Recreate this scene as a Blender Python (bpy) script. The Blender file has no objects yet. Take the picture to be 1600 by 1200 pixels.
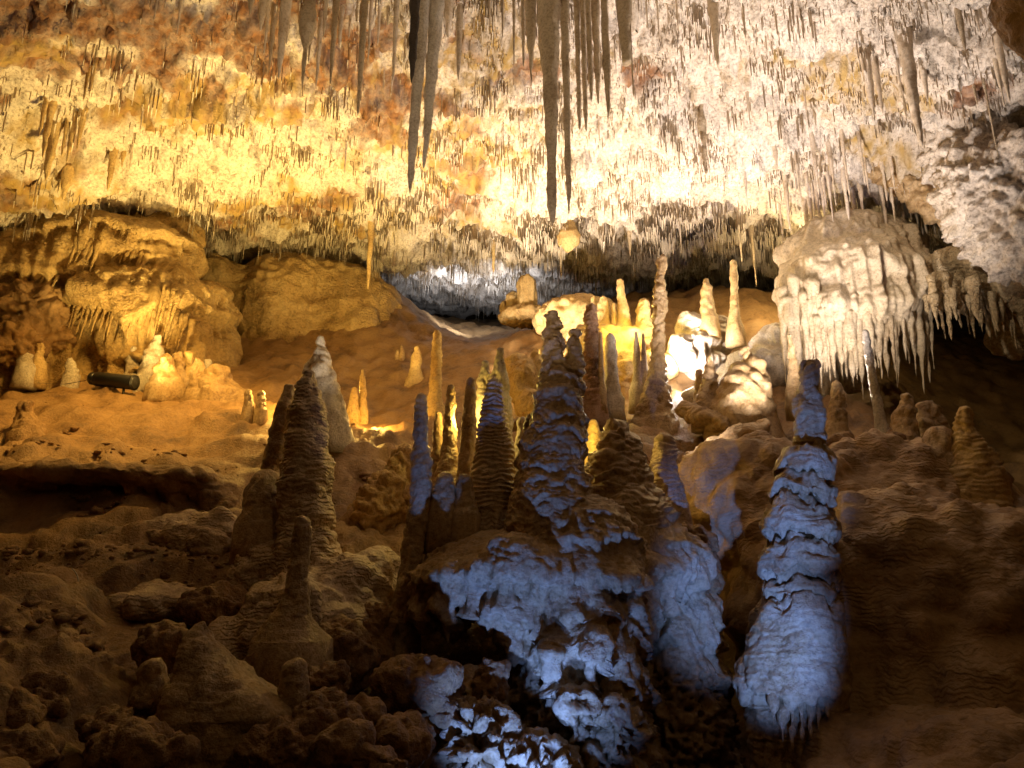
import bpy, math, random
import numpy as np

# ---------------------------------------------------------------- camera
scene = bpy.context.scene
PITCH = math.radians(15.0)
FPX = 1155.0                       # focal length in pixels of the 1600 px wide photograph
EYE = np.array([0.0, 0.0, 1.6])
cam_d = bpy.data.cameras.new('camera')
cam_d.sensor_width = 36.0
cam_d.lens = FPX / 1600.0 * 36.0
cam_d.clip_start = 0.05
cam_d.clip_end = 200.0
cam = bpy.data.objects.new('camera', cam_d)
cam.location = EYE
cam.rotation_euler = (math.pi / 2 + PITCH, 0, 0)
scene.collection.objects.link(cam)
scene.camera = cam
CP, SP = math.cos(PITCH), math.sin(PITCH)


def P(px, py, d):
    """point of the cave seen at a pixel of the photograph, d metres ahead of the visitor"""
    u = (px - 800.0) / FPX
    v = (600.0 - py) / FPX
    s = d / (CP - v * SP)
    return np.array([u * s, d, (SP + v * CP) * s]) + EYE


def mpp(px, py, d):
    """metres per photograph pixel there"""
    v = (600.0 - py) / FPX
    return d / (CP - v * SP) / FPX


# ---------------------------------------------------------------- world, show-cave lamps and added fill lamps
world = bpy.data.worlds.new('World')
scene.world = world
world.use_nodes = True
bg = world.node_tree.nodes['Background']
bg.inputs[0].default_value = (1.0, 0.62, 0.30, 1)
bg.inputs[1].default_value = 0.0012            # a cave: next to no light but its lamps

scene.view_settings.view_transform = 'Standard'
scene.view_settings.look = 'None'
scene.view_settings.exposure = 0.0
scene.view_settings.gamma = 1.0
scene.cycles.use_denoising = True
scene.cycles.max_bounces = 5
scene.cycles.diffuse_bounces = 4
scene.cycles.glossy_bounces = 2
scene.cycles.transmission_bounces = 2
scene.cycles.sample_clamp_indirect = 6.0
scene.cycles.caustics_reflective = False
scene.cycles.caustics_refractive = False

AMBER = (1.0, 0.56, 0.11)
YELLOW = (1.0, 0.76, 0.36)
GOLD = (1.0, 0.68, 0.14)
LEMON = (1.0, 0.70, 0.22)
WARM = (1.0, 0.83, 0.62)
WHITE = (1.0, 0.92, 0.86)
PINK = (1.0, 0.86, 0.78)
COOL = (0.80, 0.86, 1.0)
BLUE = (0.13, 0.28, 1.0)
ORANGE = (1.0, 0.57, 0.12)


def lamp(kind, loc, power, color, target=None, cone=120, blend=0.6, size=0.12):
    ld = bpy.data.lights.new('cave_lamp', kind)
    ld.energy = power
    ld.color = color
    ld.shadow_soft_size = size
    if kind == 'SPOT':
        ld.spot_size = math.radians(cone)
        ld.spot_blend = blend
    o = bpy.data.objects.new('cave_lamp', ld)
    scene.collection.objects.link(o)
    o.location = loc
    if target is not None:
        from mathutils import Vector
        dv = Vector(target) - Vector(loc)
        o.rotation_euler = dv.to_track_quat('-Z', 'Y').to_euler()
    return o


def spot(px, py, d, tx, ty, td, power, color, cone=120, blend=0.6, size=0.12):
    return lamp('SPOT', P(px, py, d), power, color, P(tx, ty, td), cone, blend, size)


def point(px, py, d, power, color, size=0.1):
    return lamp('POINT', P(px, py, d), power, color, size=size)


# floods thrown up at the ceiling from behind the formations
spot(215, 620, 10.4, 250, 200, 10.8, 1650, LEMON, 115, 0.9, 0.15)
spot(560, 640, 11.2, 560, 270, 12.2, 1650, LEMON, 115, 0.9, 0.15)
spot(1058, 575, 11.2, 1080, 350, 14.2, 650, PINK, 112, 0.9, 0.15)
spot(790, 600, 12.4, 880, 310, 13.4, 1700, WARM, 118, 0.9, 0.15)
spot(1235, 690, 8.2, 1110, 140, 9.3, 2500, PINK, 106, 0.9, 0.15)
spot(1345, 655, 9.2, 1290, 180, 10.0, 600, PINK, 105, 0.9, 0.15)
# front part of the roof
spot(1180, 700, 7.6, 1350, 0, 7.8, 800, COOL, 100, 0.8, 0.15)
spot(560, 700, 8.2, 450, 0, 8.0, 480, WARM, 100, 0.8, 0.15)
lamp('SPOT', (-0.5, 2.5, 0.6), 1100, (1.0, 0.78, 0.50), P(700, -170, 7.4), 62, 0.7, 0.1)  # unseen fill lamp, added to brighten the fronts of the near stalactites
# warm lamps among the stalagmites
point(432, 606, 10.4, 60, AMBER)
point(722, 655, 8.0, 40, GOLD)
point(922, 672, 7.5, 16, GOLD)
point(985, 500, 11.7, 80, GOLD)
point(590, 660, 10.4, 50, AMBER)
point(335, 480, 13.4, 60, YELLOW)
point(1215, 430, 12.6, 120, YELLOW)
point(1068, 600, 11.2, 40, WHITE)
spot(1050, 640, 8.7, 1130, 700, 8.7, 60, WHITE, 70, 0.8, 0.1)
point(870, 560, 11.2, 45, GOLD)
# far recesses
point(490, 412, 18.6, 160, WHITE, 0.2)
spot(715, 500, 17.6, 735, 448, 20.0, 420, COOL, 130, 0.9, 0.2)
spot(800, 495, 17.0, 790, 425, 18.0, 160, COOL, 120, 0.9, 0.2)
# slope on the left, flowstone on the right
spot(300, 230, 9.2, 180, 650, 10.4, 1250, ORANGE, 95, 0.9, 0.3)
spot(390, 560, 9.8, 130, 440, 12.4, 170, AMBER, 70, 0.8, 0.2)
spot(1130, 130, 7.0, 1340, 440, 10.6, 480, WARM, 50, 0.8, 0.15)  # unseen lamp hung in mid-air near the roof to reach the dome's cap
# blue spots in the pit before the columns, aimed steeply up
lamp('SPOT', (0.0, 4.05, 0.10), 330, BLUE, P(815, 870, 6.1), 60, 0.8, 0.03)
lamp('SPOT', (0.1, 3.7, 0.15), 200, BLUE, P(905, 1090, 5.5), 32, 0.9, 0.03)
lamp('SPOT', (1.30, 3.1, 0.38), 800, BLUE, P(1250, 760, 5.5), 22, 0.8, 0.03)
lamp('SPOT', (1.30, 3.1, 0.38), 1000, BLUE, P(1190, 1030, 5.2), 29, 1.0, 0.03)
# unseen fill lamps added overhead behind the visitor, in place of warm bounce
lamp('POINT', (2.2, 1.0, 5.6), 62, (1.0, 0.60, 0.24), size=0.4)
lamp('POINT', (-1.6, 1.6, 5.2), 6, (1.0, 0.42, 0.10), size=0.4)

# ---------------------------------------------------------------- noise
M32 = np.uint32(0xFFFFFFFF)


def _hash(ix, iy, iz, seed):
    h = (ix.astype(np.uint32) * np.uint32(374761393) + iy.astype(np.uint32) * np.uint32(668265263)
         + iz.astype(np.uint32) * np.uint32(2147483647) + np.uint32((seed * 1274126177 + 12345) & 0xFFFFFFFF))
    h = (h ^ (h >> np.uint32(13))) * np.uint32(1274126177)
    h = (h ^ (h >> np.uint32(16))) * np.uint32(2246822519)
    return h ^ (h >> np.uint32(15))


_G = np.array([[1, 1, 0], [-1, 1, 0], [1, -1, 0], [-1, -1, 0], [1, 0, 1], [-1, 0, 1], [1, 0, -1], [-1, 0, -1],
               [0, 1, 1], [0, -1, 1], [0, 1, -1], [0, -1, -1], [1, 1, 0], [-1, 1, 0], [0, -1, 1], [0, -1, -1]], np.float32)


def perlin(p, seed=0):
    p = np.asarray(p, np.float32)
    f0 = np.floor(p)
    i = f0.astype(np.int64)
    f = p - f0
    w = f * f * f * (f * (f * 6 - 15) + 10)
    out = 0
    for dx in (0, 1):
        wx = w[:, 0] if dx else 1 - w[:, 0]
        for dy in (0, 1):
            wy = w[:, 1] if dy else 1 - w[:, 1]
            for dz in (0, 1):
                wz = w[:, 2] if dz else 1 - w[:, 2]
                g = _G[_hash(i[:, 0] + dx, i[:, 1] + dy, i[:, 2] + dz, seed) & np.uint32(15)]
                out = out + wx * wy * wz * (g[:, 0] * (f[:, 0] - dx) + g[:, 1] * (f[:, 1] - dy) + g[:, 2] * (f[:, 2] - dz))
    return out


def fbm(p, scale, octs=4, seed=0, gain=0.5):
    p = np.asarray(p, np.float32) / np.float32(scale)
    a, s, out = 1.0, 0.0, 0
    for k in range(octs):
        out = out + a * perlin(p, seed + k * 17)
        a *= gain
        p = p * 2.03 + 3.7
    return out


def billow(p, scale, octs=3, seed=0, gain=0.5):
    p = np.asarray(p, np.float32) / np.float32(scale)
    a, out = 1.0, 0
    for k in range(octs):
        out = out + a * (np.abs(perlin(p, seed + k * 17)) * 2 - 0.45)
        a *= gain
        p = p * 2.03 + 3.7
    return out


def sstep(a, b, x):
    t = np.clip((x - a) / (b - a), 0, 1)
    return t * t * (3 - 2 * t)


def ripple(p, lam, warp=0.6, wscale=0.35, seed=5):
    """rimmed flowstone steps: each one swells downward and is undercut"""
    ph = p[:, 2] / lam + warp * fbm(p, wscale, 3, seed) * 2.2
    f = ph - np.floor(ph)
    t = np.where(f < 0.35, f / 0.35, 1 - (f - 0.35) / 0.65)
    return t * t * (3 - 2 * t) - 0.5


# ---------------------------------------------------------------- mesh helpers
def col():
    return scene.collection


def mesh_from(name, v, quads=None, tris=None, smooth=True):
    me = bpy.data.meshes.new(name)
    v = np.asarray(v, np.float32)
    nq = 0 if quads is None else len(quads)
    nt = 0 if tris is None else len(tris)
    idx = []
    if nq:
        idx.append(np.asarray(quads, np.int32).ravel())
    if nt:
        idx.append(np.asarray(tris, np.int32).ravel())
    idx = np.concatenate(idx)
    start = np.concatenate([np.arange(nq) * 4, nq * 4 + np.arange(nt) * 3]).astype(np.int32)
    me.vertices.add(len(v))
    me.vertices.foreach_set('co', v.ravel())
    me.loops.add(len(idx))
    me.loops.foreach_set('vertex_index', idx)
    me.polygons.add(nq + nt)
    me.polygons.foreach_set('loop_start', start)
    if smooth:
        me.polygons.foreach_set('use_smooth', np.ones(nq + nt, bool))
    me.update(calc_edges=True)
    return me


def attr(me, name, vals):
    a = me.attributes.new(name, 'FLOAT', 'POINT')
    a.data.foreach_set('value', np.asarray(vals, np.float32))


def obj(name, me, mat, parent=None, loc=None):
    o = bpy.data.objects.new(name, me)
    if me is not None and mat is not None and not me.materials:
        me.materials.append(mat)
    col().objects.link(o)
    if loc is not None:
        o.location = loc
    if parent is not None:
        o.parent = parent
    return o


def tag(o, label=None, cat=None, group=None, kind=None):
    if label:
        o['label'] = label
    if cat:
        o['category'] = cat
    if group:
        o['group'] = group
    if kind:
        o['kind'] = kind
    return o


def normals(v, quads):
    a, b, c, d = (v[quads[:, k]] for k in range(4))
    n = np.cross(c - a, d - b)
    out = np.zeros_like(v)
    for k in range(4):
        for ax in range(3):
            out[:, ax] += np.bincount(quads[:, k], n[:, ax], len(v))
    return out / (np.linalg.norm(out, axis=1, keepdims=True) + 1e-12)


def grid_quads(nr, nc, wrap=False):
    i = np.arange(nr - 1)[:, None]
    j = np.arange(nc if wrap else nc - 1)[None, :]
    j2 = (j + 1) % nc
    a = i * nc + j
    b = i * nc + j2
    c = (i + 1) * nc + j2
    d = (i + 1) * nc + j
    return np.stack([a, b, c, d], -1).reshape(-1, 4)


def surfnet(F, org, h):
    """naive surface nets; F < 0 inside"""
    nx, ny, nz = F.shape
    ins = F < 0
    acc = np.zeros((nx - 1, ny - 1, nz - 1, 3), np.float32)
    cnt = np.zeros((nx - 1, ny - 1, nz - 1), np.float32)
    for ax in range(3):
        sl0 = [slice(None)] * 3
        sl1 = [slice(None)] * 3
        sl0[ax] = slice(0, -1)
        sl1[ax] = slice(1, None)
        A, B = F[tuple(sl0)], F[tuple(sl1)]
        cr = (A < 0) != (B < 0)
        t = np.where(cr, A / np.where(cr, A - B, 1), 0).astype(np.float32)
        o1, o2 = [a for a in range(3) if a != ax]
        for s1 in (0, 1):
            for s2 in (0, 1):
                sl = [slice(None)] * 3
                n1, n2 = F.shape[o1], F.shape[o2]
                sl[o1] = slice(s1, n1 - 1 + s1)
                sl[o2] = slice(s2, n2 - 1 + s2)
                c = cr[tuple(sl)]
                cnt += c
                acc[..., ax] += np.where(c, t[tuple(sl)], 0)
                acc[..., o1] += c * s1
                acc[..., o2] += c * s2
    act = cnt > 0
    vid = np.full(act.shape, -1, np.int64)
    vid[act] = np.arange(act.sum())
    ijk = np.argwhere(act).astype(np.float32)
    v = (ijk + acc[act] / cnt[act][:, None]) * h + np.asarray(org, np.float32)
    quads = []
    for ax in range(3):
        sl0 = [slice(None)] * 3
        sl1 = [slice(None)] * 3
        sl0[ax] = slice(0, -1)
        sl1[ax] = slice(1, None)
        o1, o2 = (ax + 1) % 3, (ax + 2) % 3
        A, B = ins[tuple(sl0)], ins[tuple(sl1)]
        e = np.argwhere(A != B)
        e = e[(e[:, o1] > 0) & (e[:, o2] > 0) & (e[:, o1] < F.shape[o1] - 1) & (e[:, o2] < F.shape[o2] - 1)]
        fl = A[tuple(e.T)]
        q = []
        for s1, s2 in ((1, 1), (0, 1), (0, 0), (1, 0)):
            c = e.copy()
            c[:, o1] -= s1
            c[:, o2] -= s2
            q.append(vid[tuple(c.T)])
        q = np.stack(q, 1)
        q[~fl] = q[~fl][:, ::-1]
        quads.append(q)
    return v, np.concatenate(quads)


def sdf(prims, X, k):
    """smooth union of ellipsoids ('e', centre, radii) and tapered capsules ('c', a, b, ra, rb); '-' cuts"""
    D = None
    for pr in prims:
        t = pr[0].strip('-')
        if t == 'e':
            c, r = np.asarray(pr[1], np.float32), np.asarray(pr[2], np.float32)
            q = (X - c) / r
            k0 = np.sqrt((q * q).sum(-1)) + 1e-6
            k1 = np.sqrt(((q / r) ** 2).sum(-1)) + 1e-6
            d = k0 * (k0 - 1) / k1
        else:
            a, b = np.asarray(pr[1], np.float32), np.asarray(pr[2], np.float32)
            ba = b - a
            h = np.clip(((X - a) @ ba) / float(ba @ ba), 0, 1)
            q = X - a - h[..., None] * ba
            d = np.sqrt((q * q).sum(-1)) - (pr[3] + (pr[4] - pr[3]) * h)
        if D is None:
            D = d
        elif pr[0].startswith('-'):
            D = np.maximum(D, -d)
        else:
            hh = np.clip(0.5 + 0.5 * (D - d) / k, 0, 1)
            D = D + (d - D) * hh - k * hh * (1 - hh)
    return D


def bounds(prims, pad):
    lo, hi = np.full(3, 1e9), np.full(3, -1e9)
    for pr in prims:
        if pr[0].startswith('-'):
            continue
        if pr[0] == 'e':
            lo = np.minimum(lo, np.array(pr[1]) - pr[2])
            hi = np.maximum(hi, np.array(pr[1]) + pr[2])
        else:
            for q, r in ((pr[1], pr[3]), (pr[2], pr[4])):
                lo = np.minimum(lo, np.array(q) - r)
                hi = np.maximum(hi, np.array(q) + r)
    return lo - pad, hi + pad


def blob(name, prims, vox, k, disp, mat, parent=None, base=None, extra=None):
    """one organic rock body out of fused masses, then worked over by disp(points, normals)"""
    lo, hi = bounds(prims, vox * 3 + k * 0.3)
    n = np.ceil((hi - lo) / vox).astype(int) + 1
    ax = [lo[i] + vox * np.arange(n[i]) for i in range(3)]
    X = np.stack(np.meshgrid(*ax, indexing='ij'), -1).astype(np.float32)
    F = sdf(prims, X, k)
    v, q = surfnet(F, lo, vox)
    # relax the steps of the grid
    for _ in range(2):
        s = np.zeros_like(v)
        c = np.zeros(len(v), np.float32)
        for i in range(4):
            j = (i + 1) % 4
            for axx in range(3):
                s[:, axx] += np.bincount(q[:, i], v[q[:, j], axx], len(v)) + np.bincount(q[:, j], v[q[:, i], axx], len(v))
            c += np.bincount(q[:, i], minlength=len(v)) + np.bincount(q[:, j], minlength=len(v))
        v = v * 0.5 + 0.5 * s / c[:, None]
    nn = normals(v, q)
    if disp is not None:
        v = v + nn * disp(v, nn)[:, None].astype(np.float32)
    if base is None:
        base = np.array([(lo[0] + hi[0]) / 2, (lo[1] + hi[1]) / 2, lo[2]])
    pl = np.array(parent.location) if parent is not None else np.zeros(3)
    me = mesh_from(name, v - base, q)
    return obj(name, me, mat, parent, base - pl)


def lathe_mesh(name, axis, rad, segs, disp=None, base=None, flip=False):
    """axis: n x 3 centre line, rad: n radii; ends are closed with a fan"""
    n = len(axis)
    th = np.arange(segs) / segs * 2 * math.pi
    ring = np.stack([np.cos(th), np.sin(th), np.zeros(segs)], -1)
    v = axis[:, None, :] + rad[:, None, None] * ring[None]
    v = v.reshape(-1, 3).astype(np.float32)
    q = grid_quads(n, segs, True)
    if axis[-1, 2] < axis[0, 2]:
        q = q[:, ::-1]
    if disp is not None:
        nn = normals(v, q)
        dd = disp(v, nn)
        lim = np.repeat(rad, segs) * 0.6
        v = v + nn * np.clip(dd, -lim, lim * 1.5)[:, None].astype(np.float32)
    tip = v[-segs:].mean(0)
    tip = tip + (axis[-1] - axis[-2]) * 0.3
    v = np.vstack([v, tip[None].astype(np.float32)])
    j = np.arange(segs)
    j2 = (j + 1) % segs
    last = (n - 1) * segs
    t = np.stack([last + j, last + j2, np.full(segs, len(v) - 1)], -1)
    if axis[-1, 2] < axis[0, 2]:
        t = t[:, ::-1]
    v = np.vstack([v, v[:segs].mean(0)[None]])
    t0 = np.stack([j2, j, np.full(segs, len(v) - 1)], -1)
    if axis[-1, 2] < axis[0, 2]:
        t0 = t0[:, ::-1]
    return mesh_from(name, v - (axis[0] if base is None else base), q, np.vstack([t, t0]))


def rbf(pts, smooth=0.02):
    pts = np.asarray(pts, float)
    x = pts[:, :2]
    n = len(x)

    def K(r2):
        return 0.5 * r2 * np.log(r2 + 1e-6)
    A = K(((x[:, None] - x[None]) ** 2).sum(-1)) + smooth * np.eye(n)
    Q = np.c_[np.ones(n), x]
    S = np.block([[A, Q], [Q.T, np.zeros((3, 3))]])
    w = np.linalg.solve(S, np.r_[pts[:, 2], np.zeros(3)])

    def f(XY):
        out = w[n] + XY[:, 0] * w[n + 1] + XY[:, 1] * w[n + 2]
        for i in range(n):
            out = out + w[i] * K((XY[:, 0] - x[i, 0]) ** 2 + (XY[:, 1] - x[i, 1]) ** 2)
        return out
    return f


# ---------------------------------------------------------------- materials
def rock(name, light, mid, dark, scale=1.0, bump=0.5, rough=0.62, fine=0.012, lam=0.0, rip=0.0, stain_shade=None, clot=0.5):
    """wet limestone: pale calcite over tan rock with darker clotted film; relief from noise, optional flow ripples"""
    m = bpy.data.materials.new(name)
    m.use_nodes = True
    nt = m.node_tree
    N, L = nt.nodes, nt.links
    N.clear()
    out = N.new('ShaderNodeOutputMaterial')
    bs = N.new('ShaderNodeBsdfPrincipled')
    L.new(bs.outputs[0], out.inputs[0])
    geo = N.new('ShaderNodeNewGeometry')
    pos = geo.outputs['Position']

    def noise(sc, det=5, ro=0.6, vec=None):
        t = N.new('ShaderNodeTexNoise')
        t.inputs['Scale'].default_value = sc
        t.inputs['Detail'].default_value = det
        t.inputs['Roughness'].default_value = ro
        L.new(vec or pos, t.inputs['Vector'])
        return t.outputs['Fac']

    def ramp(src, stops):
        r = N.new('ShaderNodeValToRGB')
        el = r.color_ramp.elements
        el[0].position, el[0].color = stops[0][0], (*stops[0][1], 1)
        el[1].position, el[1].color = stops[-1][0], (*stops[-1][1], 1)
        for p_, c_ in stops[1:-1]:
            e = el.new(p_)
            e.color = (*c_, 1)
        L.new(src, r.inputs[0])
        return r.outputs[0]

    def mix(fac, a, b, mode='MIX'):
        x = N.new('ShaderNodeMix')
        x.data_type = 'RGBA'
        x.blend_type = mode
        for s_, val in ((0, fac), (6, a), (7, b)):
            if hasattr(val, 'links') or hasattr(val, 'node'):
                L.new(val, x.inputs[s_])
            else:
                x.inputs[s_].default_value = val if s_ == 0 else (*val, 1)
        return x.outputs[2]

    base = ramp(noise(1.3 / scale, 6, 0.62), [(0.34, dark), (0.46, mid), (0.62, light)])
    fineN = noise(14 / scale, 5, 0.7)
    c = mix(clot, base, ramp(fineN, [(0.36, tuple(x * 0.42 for x in dark)), (0.5, mid), (0.66, light)]))
    if stain_shade:
        at = N.new('ShaderNodeAttribute')
        at.attribute_name = 'stain_shade'
        sc_ = ramp(noise(6 / scale, 5, 0.65), [(0.35, stain_shade[0]), (0.65, stain_shade[1])])
        c = mix(at.outputs['Fac'], c, sc_)
        if len(stain_shade) > 2:
            at2 = N.new('ShaderNodeAttribute')
            at2.attribute_name = 'ochre'
            c = mix(at2.outputs['Fac'], c, stain_shade[2])
    L.new(c, bs.inputs['Base Color'])
    rr = N.new('ShaderNodeMapRange')
    L.new(noise(5 / scale, 3, 0.5), rr.inputs[0])
    rr.inputs[3].default_value = rough - 0.18
    rr.inputs[4].default_value = rough + 0.18
    L.new(rr.outputs[0], bs.inputs['Roughness'])
    bs.inputs['Specular IOR Level'].default_value = 0.5
    h = noise(22 / scale, 6, 0.68)
    if rip:
        sep = N.new('ShaderNodeSeparateXYZ')
        L.new(pos, sep.inputs[0])
        wn = noise(2.6, 3, 0.5)
        ma = N.new('ShaderNodeMath')
        ma.operation = 'MULTIPLY_ADD'
        L.new(wn, ma.inputs[0])
        ma.inputs[1].default_value = 5.0
        zz = N.new('ShaderNodeMath')
        zz.operation = 'DIVIDE'
        L.new(sep.outputs[2], zz.inputs[0])
        zz.inputs[1].default_value = lam
        L.new(zz.outputs[0], ma.inputs[2])
        wn2 = N.new('ShaderNodeMath')
        wn2.operation = 'MULTIPLY_ADD'
        L.new(noise(7.5, 3, 0.6), wn2.inputs[0])
        wn2.inputs[1].default_value = 3.4
        L.new(ma.outputs[0], wn2.inputs[2])
        fr = N.new('ShaderNodeMath')
        fr.operation = 'FRACT'
        L.new(wn2.outputs[0], fr.inputs[0])
        rp = N.new('ShaderNodeValToRGB')
        e = rp.color_ramp.elements
        e[0].position, e[0].color = 0.0, (0, 0, 0, 1)
        e[1].position, e[1].color = 1.0, (0, 0, 0, 1)
        k = e.new(0.35)
        k.color = (1, 1, 1, 1)
        rp.color_ramp.interpolation = 'EASE'
        L.new(fr.outputs[0], rp.inputs[0])
        b2 = N.new('ShaderNodeBump')
        b2.inputs['Strength'].default_value = 1.0
        b2.inputs['Distance'].default_value = rip
        mk = N.new('ShaderNodeMapRange')
        L.new(noise(1.7, 3, 0.6), mk.inputs[0])
        mk.inputs[1].default_value, mk.inputs[2].default_value = 0.40, 0.60
        mk.inputs[3].default_value, mk.inputs[4].default_value = 0.15, 1.0
        mm = N.new('ShaderNodeMath')
        mm.operation = 'MULTIPLY'
        L.new(rp.outputs[0], mm.inputs[0])
        L.new(mk.outputs[0], mm.inputs[1])
        L.new(mm.outputs[0], b2.inputs['Height'])
    b1 = N.new('ShaderNodeBump')
    b1.inputs['Strength'].default_value = bump
    b1.inputs['Distance'].default_value = fine * 3
    L.new(h, b1.inputs['Height'])
    if rip:
        L.new(b2.outputs[0], b1.inputs['Normal'])
    L.new(b1.outputs[0], bs.inputs['Normal'])
    return m


def plain(name, colr, rough=0.5, metal=0.0):
    m = bpy.data.materials.new(name)
    m.use_nodes = True
    nt = m.node_tree
    bs = nt.nodes['Principled BSDF']
    t = nt.nodes.new('ShaderNodeTexNoise')
    t.inputs['Scale'].default_value = 30
    r = nt.nodes.new('ShaderNodeValToRGB')
    r.color_ramp.elements[0].color = (*[x * 0.6 for x in colr], 1)
    r.color_ramp.elements[1].color = (*colr, 1)
    nt.links.new(t.outputs['Fac'], r.inputs[0])
    nt.links.new(r.outputs[0], bs.inputs['Base Color'])
    bs.inputs['Roughness'].default_value = rough
    bs.inputs['Metallic'].default_value = metal
    return m


MAT = {
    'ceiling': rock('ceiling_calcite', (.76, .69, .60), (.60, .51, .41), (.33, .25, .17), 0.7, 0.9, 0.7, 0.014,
                    stain_shade=((.085, .032, .012), (.30, .13, .04), (.40, .26, .07)), clot=0.65),
    'straw': rock('straw_calcite', (.72, .62, .50), (.56, .46, .34), (.30, .21, .12), 0.5, 0.4, 0.55, 0.006, clot=0.4),
    'stalactite': rock('stalactite_calcite', (.64, .52, .36), (.50, .38, .24), (.28, .19, .10), 0.4, 1.0, 0.48, 0.012),
    'floor': rock('clay_covered_rock', (.37, .225, .095), (.26, .145, .052), (.10, .05, .018), 0.7, 0.8, 0.5, 0.014, clot=0.3),
    'slope': rock('rippled_flowstone', (.46, .31, .155), (.34, .205, .09), (.18, .098, .038), 0.8, 0.6, 0.5, 0.010, lam=0.042, rip=0.007, clot=0.3),
    'mite': rock('stalagmite_calcite', (.54, .40, .23), (.39, .25, .11), (.18, .098, .038), 0.5, 0.8, 0.36, 0.010),
    'mite_rip': rock('rippled_stalagmite_calcite', (.56, .44, .30), (.42, .30, .18), (.22, .14, .07), 0.5, 0.6, 0.5, 0.008, lam=0.04, rip=0.010),
    'white': rock('white_calcite', (.76, .70, .60), (.58, .49, .38), (.34, .26, .17), 0.4, 1.0, 0.55, 0.013),
    'yellow': rock('ochre_calcite', (.62, .46, .22), (.50, .33, .13), (.28, .16, .05), 0.5, 0.8, 0.6, 0.010),
    'red': rock('reddish_calcite', (.44, .28, .17), (.29, .155, .085), (.13, .06, .03), 0.3, 0.8, 0.6, 0.010),
    'drape': rock('golden_flowstone', (.54, .38, .17), (.40, .255, .09), (.18, .098, .03), 0.7, 0.9, 0.45, 0.013, lam=0.09, rip=0.015),
    'boss': rock('brown_boss_rock', (.40, .235, .09), (.27, .14, .048), (.11, .05, .016), 0.5, 0.9, 0.45, 0.012),
    'cream': rock('cream_curtain_calcite', (.68, .57, .41), (.54, .43, .28), (.28, .19, .10), 0.5, 0.8, 0.48, 0.011),
    'dark': rock('dark_unlit_rock', (.05, .035, .025), (.03, .02, .014), (.015, .01, .008), 0.4, 0.6, 0.5, 0.008),  # near-black colour painted in for a stalactite that gets no light
    'flow': rock('draped_flowstone', (.58, .46, .29), (.44, .32, .17), (.22, .14, .06), 0.7, 0.8, 0.5, 0.012, lam=0.09, rip=0.02),
}

# ---------------------------------------------------------------- the cave: roof and floor
roof_pts = [P(*a) for a in [
    (-300, 330, 10.5), (-300, 100, 7.6), (-300, -250, 5.0), (0, 345, 12.0), (0, 200, 9.6), (0, 0, 7.2), (0, -300, 4.6),
    (300, 335, 13.2), (300, 200, 10.6), (300, 60, 8.6), (300, -300, 5.0), (550, 385, 15.2), (550, 260, 12.0), (550, 100, 9.3),
    (550, -100, 7.2), (800, 385, 15.2), (800, 300, 12.8), (800, 150, 10.0), (800, 0, 8.1), (800, -300, 5.2),
    (1050, 385, 14.8), (1050, 250, 11.6), (1050, 100, 9.2), (1050, -200, 6.0), (1300, 370, 13.2), (1300, 250, 10.9),
    (1300, 100, 8.8), (1300, -200, 5.8), (1450, 340, 11.8), (1550, 230, 9.4), (1550, 0, 7.0), (1900, 200, 8.2), (1900, -200, 5.0),
    (450, 408, 17.5), (650, 420, 18.5), (745, 470, 22.0), (900, 425, 17.5), (1000, 418, 17.0), (1150, 400, 15.8), (745, 480, 25.0),
    (100, 370, 15.0), (1500, 380, 15.0), (-100, 380, 17.0)]]
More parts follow.
